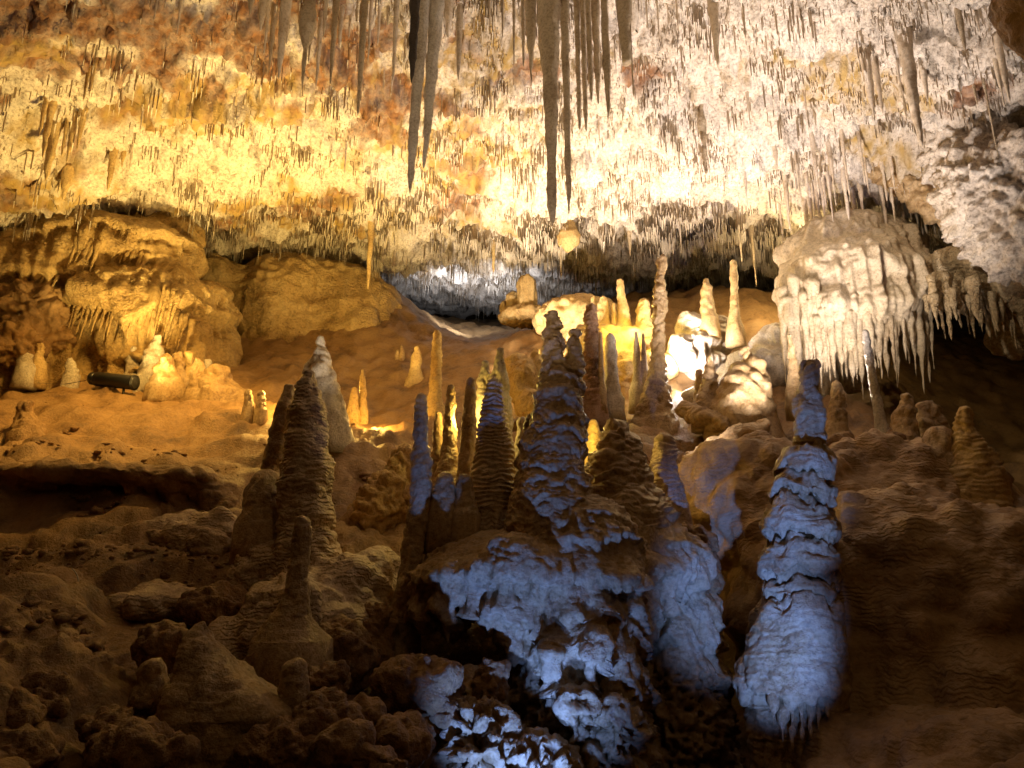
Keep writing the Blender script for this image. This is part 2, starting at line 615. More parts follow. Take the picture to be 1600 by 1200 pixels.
floor_pts = [P(*a) for a in [
    (-400, 1300, 3.2), (-300, 900, 6.0), (0, 1250, 3.4), (200, 1380, 3.5), (420, 1420, 3.6), (600, 1380, 3.8), (800, 1650, 3.9),
    (0, 1050, 4.7), (220, 1150, 4.9), (100, 950, 5.6), (310, 1010, 5.9), (0, 880, 6.5), (180, 868, 6.8), (0, 812, 7.6), (200, 806, 7.8),
    (0, 742, 8.25), (200, 742, 8.35), (350, 760, 8.4), (0, 690, 9.3), (250, 680, 9.6), (0, 630, 10.7), (200, 632, 10.9), (360, 640, 10.8), (520, 660, 10.4),
    (-50, 585, 12.0), (120, 590, 12.2), (300, 600, 12.2), (410, 618, 11.8), (100, 550, 14.0), (350, 560, 14.0),
    (480, 560, 13.8), (600, 610, 12.6), (600, 540, 14.6), (720, 545, 14.4), (480, 470, 16.4), (600, 445, 17.5), (720, 528, 17.0), (690, 512, 18.0), (810, 518, 17.8), (820, 520, 16.0), (745, 520, 19.0), (745, 512, 22.0), (745, 505, 26.0), (480, 442, 19.0), (480, 450, 23.0), (1000, 470, 17.5), (1000, 465, 21.0), (200, 430, 17.0), (1300, 500, 17.0), (1330, 610, 11.6), (1330, 560, 13.5), (1400, 600, 12.5),
    (560, 660, 10.8), (620, 700, 9.6), (560, 770, 8.4), (600, 880, 7.2), (540, 1010, 6.4), (600, 1130, 5.6), (560, 1290, 4.5),
    (740, 1360, 5.0), (740, 1120, 6.8), (760, 800, 8.4), (700, 710, 9.8), (850, 660, 10.6), (850, 590, 12.6), (960, 620, 11.8), (960, 510, 14.0),
    (1020, 680, 9.8), (1100, 650, 10.6), (1150, 560, 12.8), (1220, 470, 14.5), (1060, 480, 14.5), (900, 480, 16.5),
    (1020, 820, 8.2), (1130, 830, 8.3), (1110, 1000, 7.6), (1090, 1260, 6.2), (1040, 1520, 4.4), (1250, 720, 9.2), (1350, 655, 10.3), (1480, 760, 10.4), (1450, 700, 13.0), (1600, 720, 13.0), (1750, 760, 12.0),
    (1600, 850, 9.0), (1900, 800, 7.2), (1350, 900, 7.4), (1500, 900, 7.0), (1400, 1150, 5.2), (1700, 1150, 4.6), (1400, 1300, 4.0)]]
roof_f = rbf(roof_pts, 0.03)
floor_f = rbf(floor_pts, 0.01)


def lift(XY):
    XY = np.asarray(XY, float)
    return np.c_[XY, np.zeros(len(XY))]


def roof_z(XY):
    XY = np.asarray(XY, float)
    p = lift(XY)
    z = roof_f(XY)
    z = z + 0.34 * fbm(p, 2.6, 3, 11) + 0.15 * billow(p, 1.15, 2, 23)
    z = z - 0.10 * billow(p, 0.42, 2, 31) - 0.055 * billow(p, 0.15, 2, 37)
    # broken ledges of bedded rock
    led = fbm(p, 1.9, 3, 41) + 0.25 * XY[:, 1]
    z = z + 0.30 * (sstep(0.35, 0.5, led - np.floor(led)) - (led - np.floor(led)))
    return z


def floor_z(XY):
    XY = np.asarray(XY, float)
    p = lift(XY)
    z = floor_f(XY)
    far = sstep(9.0, 14.0, XY[:, 1])
    z = z + (0.26 - 0.06 * far) * fbm(p, 1.9, 3, 51) + 0.12 * billow(p, 0.9, 2, 57) * (1 - 0.5 * far)
    rough = 0.25 + sstep(-0.1, 0.35, fbm(p, 1.3, 2, 59))
    z = z + rough * (0.05 * fbm(p, 0.3, 3, 61) + 0.012 * fbm(p, 0.07, 2, 67))
    ph = z / 0.36 + 0.9 * fbm(p, 1.3, 2, 63)
    fr = ph - np.floor(ph)
    z = z + 0.15 * (sstep(0.6, 0.97, fr) - fr) * sstep(-0.15, 0.2, fbm(p, 1.6, 2, 65)) * (1 - far)
    # back of the cave closes
    z = z + 2.0 * sstep(0, 1, (np.abs(XY[:, 0]) - 0.78 * XY[:, 1] - 0.6) / 3.0)
    return z


def polar(nth, nr, r0, r1, half):
    th = np.linspace(-half, half, nth)
    r = np.exp(np.linspace(math.log(r0), math.log(r1), nr))
    R, T = np.meshgrid(r, th, indexing='ij')
    return np.stack([R * np.sin(T), R * np.cos(T)], -1).reshape(-1, 2), grid_quads(nr, nth)


XY, q = polar(545, 375, 2.6, 28.0, math.radians(50))
z = roof_z(XY)
rv = np.c_[XY, z].astype(np.float32)
nn = normals(rv, q[:, ::-1])
rv = rv + nn * (0.08 * billow(rv, 0.22, 2, 71) + 0.055 * fbm(rv, 0.085, 2, 73))[:, None]
me = mesh_from('cave_ceiling', rv, q[:, ::-1])
lp = lift(XY)


def patches(XY, lst, wscale, seed, wamp):
    m = np.full(len(XY), -9.0)
    for cx, cy, d, rx, ry in lst:
        c = P(cx, cy, d)
        m = np.maximum(m, 1 - np.sqrt(((XY[:, 0] - c[0]) / rx) ** 2 + ((XY[:, 1] - c[1]) / ry) ** 2))
    return m + wamp * fbm(lift(XY), wscale, 4, seed)


BROWN = [(330, 85, 8.9, 3.4, 1.2), (120, 40, 7.8, 2.6, 1.0), (600, 175, 10.2, 1.5, 0.8), (430, 315, 13.2, 1.4, 0.6), (20, 290, 10.9, 1.0, 0.6),  # brown rock patches; the upper-left band also has its shade painted in
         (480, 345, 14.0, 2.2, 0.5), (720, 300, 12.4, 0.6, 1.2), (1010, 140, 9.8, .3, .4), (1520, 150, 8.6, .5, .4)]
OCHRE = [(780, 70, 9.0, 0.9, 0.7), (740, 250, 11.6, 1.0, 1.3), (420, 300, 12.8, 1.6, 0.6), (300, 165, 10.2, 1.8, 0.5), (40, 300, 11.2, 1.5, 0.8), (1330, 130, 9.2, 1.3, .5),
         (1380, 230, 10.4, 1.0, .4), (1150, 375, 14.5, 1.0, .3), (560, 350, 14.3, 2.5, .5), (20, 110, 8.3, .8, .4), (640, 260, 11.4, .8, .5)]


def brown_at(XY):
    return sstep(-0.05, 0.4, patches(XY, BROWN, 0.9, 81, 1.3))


attr(me, 'stain_shade', brown_at(XY) * (0.75 + 0.25 * sstep(-0.2, 0.3, fbm(lp, 0.2, 3, 85))))
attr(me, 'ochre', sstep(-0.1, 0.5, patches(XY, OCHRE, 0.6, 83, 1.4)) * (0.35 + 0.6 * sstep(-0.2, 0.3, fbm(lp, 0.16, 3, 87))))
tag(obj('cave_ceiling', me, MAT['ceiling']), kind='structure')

XYf, qf = polar(490, 375, 2.4, 28.0, math.radians(52))
zf = floor_z(XYf)
fv = np.c_[XYf, zf].astype(np.float32)
nf = normals(fv, qf)
fv = fv + nf * (0.07 * fbm(fv, 0.4, 4, 91) + 0.05 * billow(fv, 0.2, 2, 95) * sstep(0.0, 0.3, fbm(fv, 1.1, 2, 97)) + 0.006 * ripple(fv, 0.09, 0.8, 0.5, 93))[:, None]
tag(obj('cave_floor', mesh_from('cave_floor', fv, qf), MAT['floor']), kind='structure')


def roof_at(x, y):
    return float(roof_z(np.array([[x, y]]))[0])


def floor_at(x, y):
    return float(floor_z(np.array([[x, y]]))[0])


def hit(px, py, f, sign, d0=3.0, d1=26.0):
    """distance at which the line of sight meets the roof (sign 1) or the floor (sign -1)"""
    dd = np.linspace(d0, d1, 500)
    pts = np.array([P(px, py, d) for d in dd])
    g = sign * (pts[:, 2] - f(pts[:, :2]))
    k = np.argmax(g > 0)
    return dd[k] if g.max() > 0 else d1


def proj(p):
    x, y, z_ = np.asarray(p) - EYE
    cz = y * CP + z_ * SP
    cy = z_ * CP - y * SP
    return 800 + FPX * x / cz, 600 - FPX * cy / cz


def E(px, py, d, rx, ry, rd):
    m = mpp(px, py, d)
    return ('e', P(px, py, d), np.array([rx * m, rd, ry * m]))


def C(p0, p1, r0, r1):
    return ('c', P(*p0), P(*p1), r0 * mpp(*p0), r1 * mpp(*p1))


def flute(p, lam=0.12, seed=3, stretch=0.1):
    return fbm(p * np.array([1, 1, stretch], np.float32), lam, 2, seed)


def ledges(p, levels, jag=0.05, seed=9, js=0.12):
    """drooping shelves whose lower edges sit at the given heights, jagged with drips"""
    lv = np.sort(np.asarray(levels, np.float32))
    zz = p[:, 2] + jag * fbm(p * np.array([1, 1, .25], np.float32), js, 3, seed) * 2 + 0.06 * fbm(p, 0.5, 2, seed + 1)
    k = np.clip(np.searchsorted(lv, zz) - 1, 0, len(lv) - 2)
    f = np.clip((zz - lv[k]) / (lv[k + 1] - lv[k]), 0, 1)       # 0 at the lower edge of a shelf, 1 under the next one
    g = np.where(f < 0.2, f / 0.2, 1 - (f - 0.2) / 0.8)
    g = g * g * (3 - 2 * g)
    return (g - 0.5) * (0.35 + 0.9 * sstep(-0.25, 0.3, fbm(p, 0.3, 2, seed + 2)))


def cone_mesh(name, top, tip, r0, segs=10, n=12, power=0.8, wob=0.12, seed=0, r_min=0.004):
    t = np.linspace(0, 1, n)
    ax = top[None] * (1 - t[:, None]) + tip[None] * t[:, None]
    rr = r0 * (1 - t ** (1 / power)) * 0.9 + r_min
    return lathe_mesh(name, ax, rr, segs, lambda p, nn: r0 * wob * (fbm(p + seed, r0 * 1.8 + 0.02, 2, seed) * 2 + 0.6 * fbm(p + seed, r0 * .7 + .01, 1, seed)))


# ---------------------------------------------------------------- great masses of flowstone
def pedestal_disp(p, n):
    up = np.clip(n[:, 2], 0, 1)
    lat = 1 - up
    lv = np.arange(-0.6, 3.0, 0.27) + 0.05 * np.sin(np.arange(14) * 2.3)[:len(np.arange(-0.6, 3.0, 0.27))]
    d = 0.11 * ledges(p, lv, 0.09, 101, 0.16) * lat + 0.04 * fbm(p, 0.35, 2, 103)
    d = d + 0.075 * flute(p, 0.15, 105, 0.2) * lat + 0.014 * ripple(p, 0.06, 0.9, 0.3, 107) + 0.007 * fbm(p, 0.05, 2, 109)
    low = sstep(1.05, 0.75, p[:, 2])
    return d - low * 0.15 * np.clip(billow(p, 0.10, 3, 111), -0.3, 1)


T = bpy.data.objects.new('flowstone_pedestal', None)
col().objects.link(T)
T.location = P(880, 1260, 5.6)
tag(T, 'big blue-lit flowstone pedestal with drooping shelves below the tallest stalagmite', 'flowstone')
prims = [E(840, 885, 6.4, 180, 58, 0.75), E(760, 905, 6.25, 105, 56, 0.55), C((895, 880, 6.25), (915, 1320, 5.75), 112, 104),
         E(1010, 880, 6.7, 95, 60, 0.6), C((1040, 900, 7.0), (1070, 1270, 6.6), 75, 80), E(690, 935, 6.3, 50, 50, 0.35),
          E(750, 1180, 5.2, 62, 75, 0.3), E(830, 1230, 5.2, 90, 70, 0.35),
         E(735, 1080, 5.6, 34, 40, 0.2)]
for x, y0, y1, r0, d in [(668, 915, 985, 26, 6.0), (700, 900, 1000, 34, 5.85), (735, 900, 968, 26, 5.75), (765, 890, 990, 24, 5.70), (800, 885, 945, 46, 5.66),
                         (848, 900, 955, 40, 5.70), (872, 900, 975, 30, 5.8), (800, 955, 1030, 40, 5.75), (960, 900, 985, 34, 5.8), (990, 920, 1010, 26, 5.95),
                         (1020, 890, 985, 16, 6.1), (1040, 900, 970, 20, 6.2), (870, 1020, 1090, 26, 5.5), (930, 1010, 1075, 30, 5.45), (975, 1040, 1110, 22, 5.6), (900, 1100, 1160, 26, 5.35), (960, 1120, 1180, 24, 5.4)]:
    prims.append(C((x, y0, d), (x - 2, y1, d - 0.03), r0, 3))
blob('body', prims, 0.0195, 0.10, pedestal_disp, MAT['mite'], T)


tag(blob('boulder', [E(740, 1090, 6.95, 110, 120, 0.3), E(830, 1040, 6.95, 80, 100, 0.3), E(660, 1010, 6.95, 60, 90, 0.25)], 0.03, 0.15, lambda p, n: 0.06 * fbm(p, 0.4, 3, 115), MAT['mite']),  # filler added to hide the lit background, so the cavity stays black
    'added filler rock that keeps the cavity under the pedestal dark', 'boulder')


def slope_disp(p, n):
    return (0.15 * fbm(p, 0.8, 3, 121) + 0.09 * billow(p, 0.5, 3, 123) + 0.0 * n[:, 0]
            + 0.012 * fbm(p, 0.06, 2, 127))


tag(blob('flowstone_slope', [E(1400, 985, 6.9, 235, 225, 1.7), E(1195, 800, 8.0, 125, 105, 0.9), E(1350, 820, 8.3, 190, 130, 1.2), E(1560, 1020, 6.3, 200, 190, 1.4),
                             E(1600, 1290, 5.0, 330, 170, 1.2), C((1280, 900, 6.3), (1260, 1240, 6.0), 66, 84), E(1130, 770, 8.3, 75, 60, 0.6),
                             C((1090, 720, 8.9), (1190, 668, 9.0), 28, 20), E(1700, 900, 7.2, 180, 120, 1.2), E(1460, 760, 8.2, 90, 70, 0.8)],
         0.036, 0.35, slope_disp, MAT['slope']),
    'huge dark brown rippled flowstone slope filling the lower right', 'flowstone')


def mound_disp(p, n):
    return (0.07 * fbm(p, 0.5, 3, 131) + 0.06 * billow(p, 0.35, 2, 133) + 0.008 * ripple(p, 0.08, 0.9, 0.4, 135)
            + 0.010 * fbm(p, 0.05, 2, 137))


tag(blob('flowstone_mound', [E(485, 985, 6.2, 105, 95, 0.7), E(560, 940, 6.5, 55, 75, 0.5), C((480, 860, 6.7), (480, 1000, 6.5), 45, 90), E(345, 860, 7.4, 62, 52, 0.5),
                             E(430, 905, 6.9, 70, 60, 0.5), E(250, 950, 6.4, 70, 35, 0.4), C((470, 940, 5.4), (455, 1050, 5.3), 22, 50), E(300, 835, 7.6, 80, 30, 0.4),
                             E(395, 1010, 6.0, 60, 40, 0.4), E(590, 905, 6.9, 30, 55, 0.3)],
         0.026, 0.16, mound_disp, MAT['mite_rip']),
    'dark lumpy flowstone mound carrying the tall dark stalagmites at left', 'flowstone')


def drape_disp(p, n):
    lat = 1 - np.abs(n[:, 2])
    tier = ripple(p, 0.75, 0.5, 1.3, 145)
    fl = flute(p, 0.16, 143, 0.07)
    return (0.08 * fbm(p, 0.8, 2, 141) + 0.20 * tier * lat + 0.2 * fl * lat * (0.5 + np.clip(0.5 - tier, 0, 1)) + 0.02 * ripple(p, 0.16, 0.8, 0.6, 149)
            + 0.012 * fbm(p, 0.09, 2, 147))


T = bpy.data.objects.new('flowstone_drape', None)
col().objects.link(T)
T.location = P(150, 600, 12.6)
tag(T, 'golden flowstone wall with fluted curtains at the far left', 'flowstone')
blob('body', [E(150, 402, 13.0, 165, 62, 1.1), E(50, 450, 12.6, 110, 85, 1.0), E(245, 480, 12.8, 80, 70, 0.8), C((120, 440, 12.5), (60, 470, 12.4), 60, 50),
              E(170, 470, 12.4, 80, 50, 0.7), E(-60, 420, 12.8, 120, 90, 1.0), C((230, 500, 12.8), (250, 590, 12.7), 80, 70), C((330, 470, 13.6), (340, 590, 13.4), 30, 40),
              C((60, 470, 12.6), (60, 600, 12.5), 90, 90), E(250, 370, 13.4, 60, 40, .6)], 0.046, 0.25, drape_disp, MAT['drape'], T)
CURTAINS = [(40, 165, 385, 432, 11.75), (100, 290, 455, 530, 11.75), (20, 100, 430, 470, 11.6), (150, 240, 395, 425, 12.05), (235, 310, 500, 560, 12.0)]


def hang_curtains():
    r = np.random.default_rng(91)
    for x0, x1, ya, yb, d in CURTAINS:
        n = int((x1 - x0) / 8)
        for i in range(n):
            x = x0 + (x1 - x0) * (i + r.uniform(-.3, .3)) / n
            yo = 14 * math.sin((x - x0) / (x1 - x0) * math.pi)
            top, tip = P(x, ya + r.uniform(-6, 6) - yo, d + 0.22), P(x, yb + r.uniform(-14, 6) - yo * 0.5, d + r.uniform(0, .08))
            tip[0] = top[0]
            obj('drip', cone_mesh('drip', top, tip, r.uniform(4.5, 8) * mpp(x, ya, d), 9, 10, 1.3, 0.25, int(x)), MAT['drape'], T, top - np.array(T.location))


hang_curtains()
tag(blob('flowstone_drape', [E(470, 455, 16.2, 105, 50, 1.1), E(430, 495, 15.7, 75, 60, 0.9), E(540, 485, 16.4, 90, 50, 1.0), E(400, 432, 16.0, 30, 30, .4), E(335, 440, 15.4, 50, 42, .6), C((440, 480, 16.0), (440, 600, 15.8), 75, 80), C((540, 490, 16.4), (560, 600, 16.0), 75, 80)],
         0.05, 0.3, lambda p, n: 0.12 * fbm(p, 0.9, 3, 141) + 0.05 * ripple(p, 0.5, 0.6, 0.9, 145) + 0.05 * flute(p, 0.2, 143, 0.1) + 0.015 * fbm(p, 0.1, 2, 147), MAT['drape']),
    'rounded golden flowstone boulder below the white-lit gap at left', 'flowstone')
tag(blob('rock_lump', [E(55, 495, 11.9, 55, 48, 0.6), E(30, 540, 11.6, 45, 40, .5), E(90, 520, 11.9, 24, 30, .3)], 0.03, 0.15, lambda p, n: 0.14 * fbm(p, 0.5, 3, 131) + 0.12 * billow(p, 0.3, 3, 133), MAT['floor']),
    'dark brown lumpy rock in front of the fluted wall at far left', 'rock')
tag(blob('rock_ledge', [E(120, 742, 8.25, 170, 17, 0.45), E(290, 752, 8.3, 70, 18, 0.4), C((10, 740, 8.2), (20, 800, 8.1), 24, 30), C((272, 750, 8.3), (276, 800, 8.2), 16, 22),
                        C((62, 745, 8.2), (66, 800, 8.2), 9, 7), C((88, 745, 8.25), (90, 795, 8.25), 7, 8), C((205, 750, 8.2), (210, 775, 8.2), 16, 6), C((330, 760, 8.3), (350, 800, 8.2), 26, 34)],
         0.022, 0.10, mound_disp, MAT['floor']),
    'orange-brown rock ledge overhanging a dark grotto at left', 'rock')

# the pale jellyfish-shaped flowstone on the right with its hanging drips
T = bpy.data.objects.new('hanging_flowstone', None)
col().objects.link(T)
T.location = P(1330, 600, 10.9)
tag(T, 'pale jellyfish-shaped flowstone dome with long hanging drips on the right', 'flowstone')


def jelly_disp(p, n):
    lat = 1 - np.abs(n[:, 2])
    return 0.07 * fbm(p, 0.5, 3, 151) + 0.20 * flute(p, 0.17, 153, 0.05) * lat + 0.02 * ripple(p, 0.3, 0.8, 0.5, 155) + 0.014 * fbm(p, 0.07, 2, 157)


blob('body', [E(1330, 450, 11.2, 112, 78, 0.9), E(1285, 500, 11.0, 60, 50, 0.65), E(1345, 490, 10.9, 78, 46, 0.65), E(1400, 440, 11.4, 50, 60, 0.6), E(1330, 395, 11.6, 105, 60, 0.8), C((1265, 520, 11.0), (1285, 620, 11.3), 30, 22),
              C((1330, 510, 11.1), (1330, 600, 11.4), 36, 16)], 0.03, 0.2, jelly_disp, MAT['cream'], T)
rng = np.random.default_rng(7)


for i in range(46):
    x = 1224 + 228 * (i + 0.3 * rng.uniform(-1, 1)) / 45.0
    ty = 592 + 18 * math.sin(i * 1.9) + rng.uniform(-22, 14) - (35 if x > 1385 else 0) * rng.uniform(0.2, 1)
    if i in (41,):
        x, ty = 1434, 612
    if i in (36,):
        x, ty = 1397, 598
    d = 10.32 + 0.5 * ((x - 1330) / 110.0) ** 2 * 0.6 + rng.uniform(-.06, .06)
    y0 = rng.uniform(430, 500) + (-30 if x > 1400 else 0)
    top, tip = P(x - 6, y0, d + 0.14), P(x + rng.uniform(-2, 3), ty, d)
    tip[:2] = top[:2] * 0.35 + tip[:2] * 0.65
    me = cone_mesh('drip', top, tip, rng.uniform(7, 12.5) * mpp(x, 500, d), 14, 20, 0.9, 0.22, i)
    obj('drip', me, MAT['cream'], T, top - np.array(T.location))

# right-hand wall: bulge, brown slab and dripping brow over the black hole
tag(blob('rock_bulge', [E(1575, 305, 9.3, 95, 90, 0.9), E(1510, 225, 9.8, 60, 50, 0.7), E(1610, 380, 9.2, 70, 50, 0.8), E(1545, 250, 9.5, 60, 60, .6)],
         0.03, 0.2, lambda p, n: 0.18 * fbm(p, 0.5, 3, 161) + 0.13 * billow(p, 0.28, 3, 163) + 0.02 * fbm(p, 0.06, 2, 165), MAT['ceiling']),
    'pale pitted rock bulge on the upper right wall', 'rock')
tag(blob('rock_slab', [C((1375, 262, 10.9), (1470, 318, 10.6), 22, 26), C((1470, 318, 10.6), (1560, 400, 10.2), 26, 24), E(1420, 265, 11.2, 60, 30, 0.5)],
         0.025, 0.12, lambda p, n: 0.09 * fbm(p, 0.4, 3, 171) + 0.06 * billow(p, 0.2, 3, 173), MAT['mite']),
    'brown slanting rock slab above the small black hole at right', 'rock')
T = bpy.data.objects.new('dripping_brow', None)
col().objects.link(T)
T.location = P(1530, 520, 10.6)
tag(T, 'tan dripping rock brow above the large dark hollow at right', 'flowstone')
blob('body', [E(1500, 425, 10.9, 70, 38, 0.7), E(1570, 440, 10.5, 70, 55, 0.8), E(1640, 430, 10.2, 70, 90, 0.8), E(1600, 520, 10.8, 40, 40, .5)], 0.035, 0.2, jelly_disp, MAT['flow'], T)
for i in range(26):
    x = 1445 + 150 * (i + rng.uniform(-.4, .4)) / 25
    d = 10.15 + rng.uniform(-.1, .25)
    top, tip = P(x, rng.uniform(425, 465), d), P(x + 3, rng.uniform(490, 530) + (25 if i % 6 == 3 else 0), d)
    tip[:2] = top[:2]
    obj('drip', cone_mesh('drip', top, tip, rng.uniform(5, 12) * mpp(x, 450, d), 10, 12, 0.9, 0.25, 70 + i), MAT['flow'], T, top - np.array(T.location))

# middle distance
tag(blob('flowstone_mound', [E(1180, 595, 11.6, 58, 50, 0.7), E(1215, 560, 11.9, 40, 55, 0.6), E(1130, 620, 11.0, 50, 25, 0.5), E(1090, 560, 12.4, 40, 50, 0.5)],
         0.035, 0.2, drape_disp, MAT['white']), 'white-lit smooth flowstone mound left of the hanging drips', 'flowstone')
for x, y, d, rx, ry, lb in [(1082, 512, 12.3, 26, 22, 'pale bulging rock knob beside the tall pale column'), (1066, 545, 12.0, 22, 24, 'lower pale rock knob right of the tall pale column'),
                            (1120, 520, 12.6, 28, 22, 'shadowed round rock between column and yellow niche')]:
    tag(blob('boulder', [E(x, y, d, rx, ry, 0.3), E(x + 8, y + 18, d, rx * .8, ry * .7, .3)], 0.022, 0.1, mound_disp, MAT['white']), lb, 'rock')
tag(blob('rock_mound', [E(978, 548, 12.7, 70, 34, 0.6), E(905, 500, 14.2, 70, 36, 0.8), E(1000, 580, 12.0, 60, 30, .5), E(930, 560, 12.4, 50, 60, .5)],
         0.035, 0.2, mound_disp, MAT['yellow']), 'yellow-lit rock shelf under the golden stalagmites', 'rock')
tag(blob('rock_mound', [E(822, 605, 10.8, 30, 42, 0.35), E(842, 640, 10.4, 36, 32, 0.35), E(805, 575, 11.0, 20, 22, 0.25), E(840, 580, 10.9, 12, 34, .15)],
         0.022, 0.12, mound_disp, MAT['yellow']), 'orange knobbly rock behind the tallest stalagmite', 'rock')
tag(blob('rock_slab', [C((1070, 640, 9.8), (1130, 662, 9.3), 13, 11), C((1075, 650, 9.7), (1120, 668, 9.4), 10, 8)], 0.016, 0.05, mound_disp, MAT['mite']),
    'log-like broken rock slab on the slope right of centre', 'rock')
tag(blob('rock_mound', [E(605, 790, 8.2, 42, 55, 0.4), E(630, 740, 8.5, 28, 40, 0.3), E(575, 810, 8.0, 30, 34, .3)], 0.02, 0.1,
         lambda p, n: 0.06 * billow(p, 0.16, 3, 181) + 0.03 * fbm(p, 0.3, 2, 183), MAT['yellow']), 'rough yellowish popcorn rock left of the pedestal', 'rock')
tag(blob('fluted_mound', [C((823, 445, 15.4), (824, 490, 15.4), 15, 15), C((800, 465, 15.6), (802, 495, 15.6), 9, 10), E(820, 495, 15.5, 40, 14, 0.5), C((785, 475, 15.8), (787, 498, 15.8), 6, 8)],
         0.03, 0.08, lambda p, n: 0.07 * flute(p, 0.12, 191, 0.08) + 0.02 * fbm(p, 0.1, 2, 193), MAT['yellow']),
    'flat-topped fluted stump in front of the cold white recess', 'stalagmite')


# ---------------------------------------------------------------- stalagmites
def mite_disp(rmean, lump, rip, lam, seed, led=None):
    def f(p, n):
        d = lump * rmean * (1.2 * fbm(p, rmean * 2.2, 3, seed) + 0.7 * billow(p, rmean * 1.1, 2, seed + 3))
        if rip:
            d = d + rip * ripple(p, lam, 0.7, 0.3, seed + 5)
        if led is not None:
            d = d + led[1] * ledges(p, led[0], led[2], seed + 7)
        return d + 0.05 * rmean * fbm(p, rmean * 0.35, 2, seed + 9)
    return f


def stalagmite(label, d, prof, mat='mite', lump=0.22, rip=0.0, lam=0.06, segs=None, led=None, blunt=0.6, name='stalagmite', cat='stalagmite', group=None, sink=0.35, flare=0.5, jag=0.0):
    """prof: (pixel row, pixel column of the axis, half width in pixels) from the tip down"""
    prof = np.array(prof, float)
    y = np.linspace(prof[0, 0], prof[-1, 0], max(24, int((prof[-1, 0] - prof[0, 0]) * (0.66 if d < 9 else 0.45))))
    cx = np.interp(y, prof[:, 0], prof[:, 1])
    hw = np.interp(y, prof[:, 0], prof[:, 2])
    hw = hw * (1 + flare * np.exp(-(prof[-1, 0] - y) / (1.4 * prof[-1, 2] + 2)))
    k = np.ones(3) / 3
    hw[1:-1] = np.convolve(hw, k, 'valid')
    pts = np.array([P(a, b, d) for a, b in zip(cx, y)])
    rad = np.array([h * mpp(a, b, d) for a, b, h in zip(cx, y, hw)])
    m0 = rad[0]
    cap = []
    for t in (0.25, 0.5, 0.75, 0.95):                     # rounded tip
        cap.append((t, math.sqrt(max(0.02, 1 - t * t))))
    up = np.array([0, 0, 1.0])
    tip = [(pts[0] + up * m0 * t * blunt * 1.6, m0 * r) for t, r in cap]
    foot = [(pts[-1] - up * sink * t, rad[-1] * (1 + 0.15 * t)) for t in (1.0, 0.5)]
    ax = np.array([a for a, _ in foot] + list(pts[::-1]) + [a for a, _ in tip])
    rr = np.array([r for _, r in foot] + list(rad[::-1]) + [r for _, r in tip])
    seed = int(abs(prof[0, 1]) * 7 + prof[0, 0])
    rm = float(np.mean(rad))
    segs = segs or (68 if rm * FPX / d > 25 else 40 if rm * FPX / d > 12 else 24)
    base_d = mite_disp(rm, lump, rip, lam, seed, led)
    if jag:                                              # shelves that droop unevenly round the shaft
        zs, rs_ = ax[:, 2], rr

        def dfun(p, n):
            sh = jag * (1.3 * fbm(p * np.array([1, 1, .15], np.float32), 0.22, 2, seed + 11) + 0.9 * np.abs(fbm(p * np.array([1, 1, .1], np.float32), 0.09, 2, seed + 13)))
            return base_d(p, n) + np.interp(p[:, 2] + sh, zs, rs_) - np.interp(p[:, 2], zs, rs_)
    else:
        dfun = base_d
    me = lathe_mesh(name, ax, rr, segs, dfun)
    return tag(obj(name, me, MAT[mat], None, ax[0]), label, cat, group)


def zpx(px, d, rows):
    return [P(px, r, d)[2] for r in rows]


# the tallest one, two peaks grown together
def big_disp(p, n):
    up = np.clip(n[:, 2], 0, 1)
    lv = zpx(860, 6.4, [880, 835, 795, 762, 735, 700, 672, 640, 612, 585, 556, 525, 495, 460])
    return (0.036 * ledges(p, lv, 0.06, 201, 0.18) + 0.03 * fbm(p, 0.25, 3, 203) + 0.010 * ripple(p, 0.05, 0.8, 0.25, 205) + 0.012 * fbm(p, 0.05, 2, 207))


tag(blob('stalagmite', [C((864, 497, 6.4), (864, 590, 6.35), 11, 20), C((898, 528, 6.45), (896, 610, 6.35), 10, 18), C((866, 590, 6.35), (868, 690, 6.25), 23, 44),
                        C((885, 610, 6.3), (882, 700, 6.2), 24, 36), C((866, 690, 6.25), (858, 800, 6.1), 46, 60), C((890, 760, 6.15), (880, 835, 5.95), 36, 40),
                        C((830, 655, 6.4), (828, 790, 6.3), 9, 28), C((856, 800, 6.1), (858, 900, 6.1), 62, 78)], 0.0135, 0.05, big_disp, MAT['mite']),
    'tallest twin-peaked stalagmite on the central pedestal, streaked with blue light', 'stalagmite')
mt = stalagmite
mt('broad dark rippled stalagmite with pointed top, tallest at left', 6.7, [(588, 484, 13), (612, 483, 20), (640, 481, 27), (705, 481, 32), (756, 477, 40), (830, 478, 38), (930, 482, 50)], 'mite_rip', 0.2, 0.010, 0.055)
mt('slender leaning stalagmite beside the broad dark one at left', 7.1, [(608, 453, 10), (640, 447, 16), (675, 440, 19), (735, 428, 18), (775, 425, 22), (800, 425, 26)], 'mite', 0.16)
mt('smooth post-like stalagmite in front of the broad dark one', 5.3, [(816, 473, 11), (850, 470, 14), (900, 466, 15), (935, 462, 18), (965, 456, 26), (1000, 455, 40)], 'mite', 0.14)
mt('dark conical stalagmite with sloping shoulder at lower left', 4.5, [(982, 316, 13), (1000, 319, 24), (1036, 327, 44), (1060, 340, 58), (1080, 352, 75), (1110, 360, 85), (1160, 352, 75), (1210, 350, 72)], 'mite', 0.2, 0.003, 0.04)
mt('short rounded stalagmite stub right of the dark cone', 4.5, [(1046, 460, 17), (1070, 459, 21), (1100, 457, 22), (1125, 455, 24)], 'mite', 0.12)
mt('short dark rounded stalagmite left of the dark cone', 4.6, [(1050, 241, 20), (1080, 242, 26), (1120, 245, 30), (1150, 245, 34)], 'mite', 0.16)
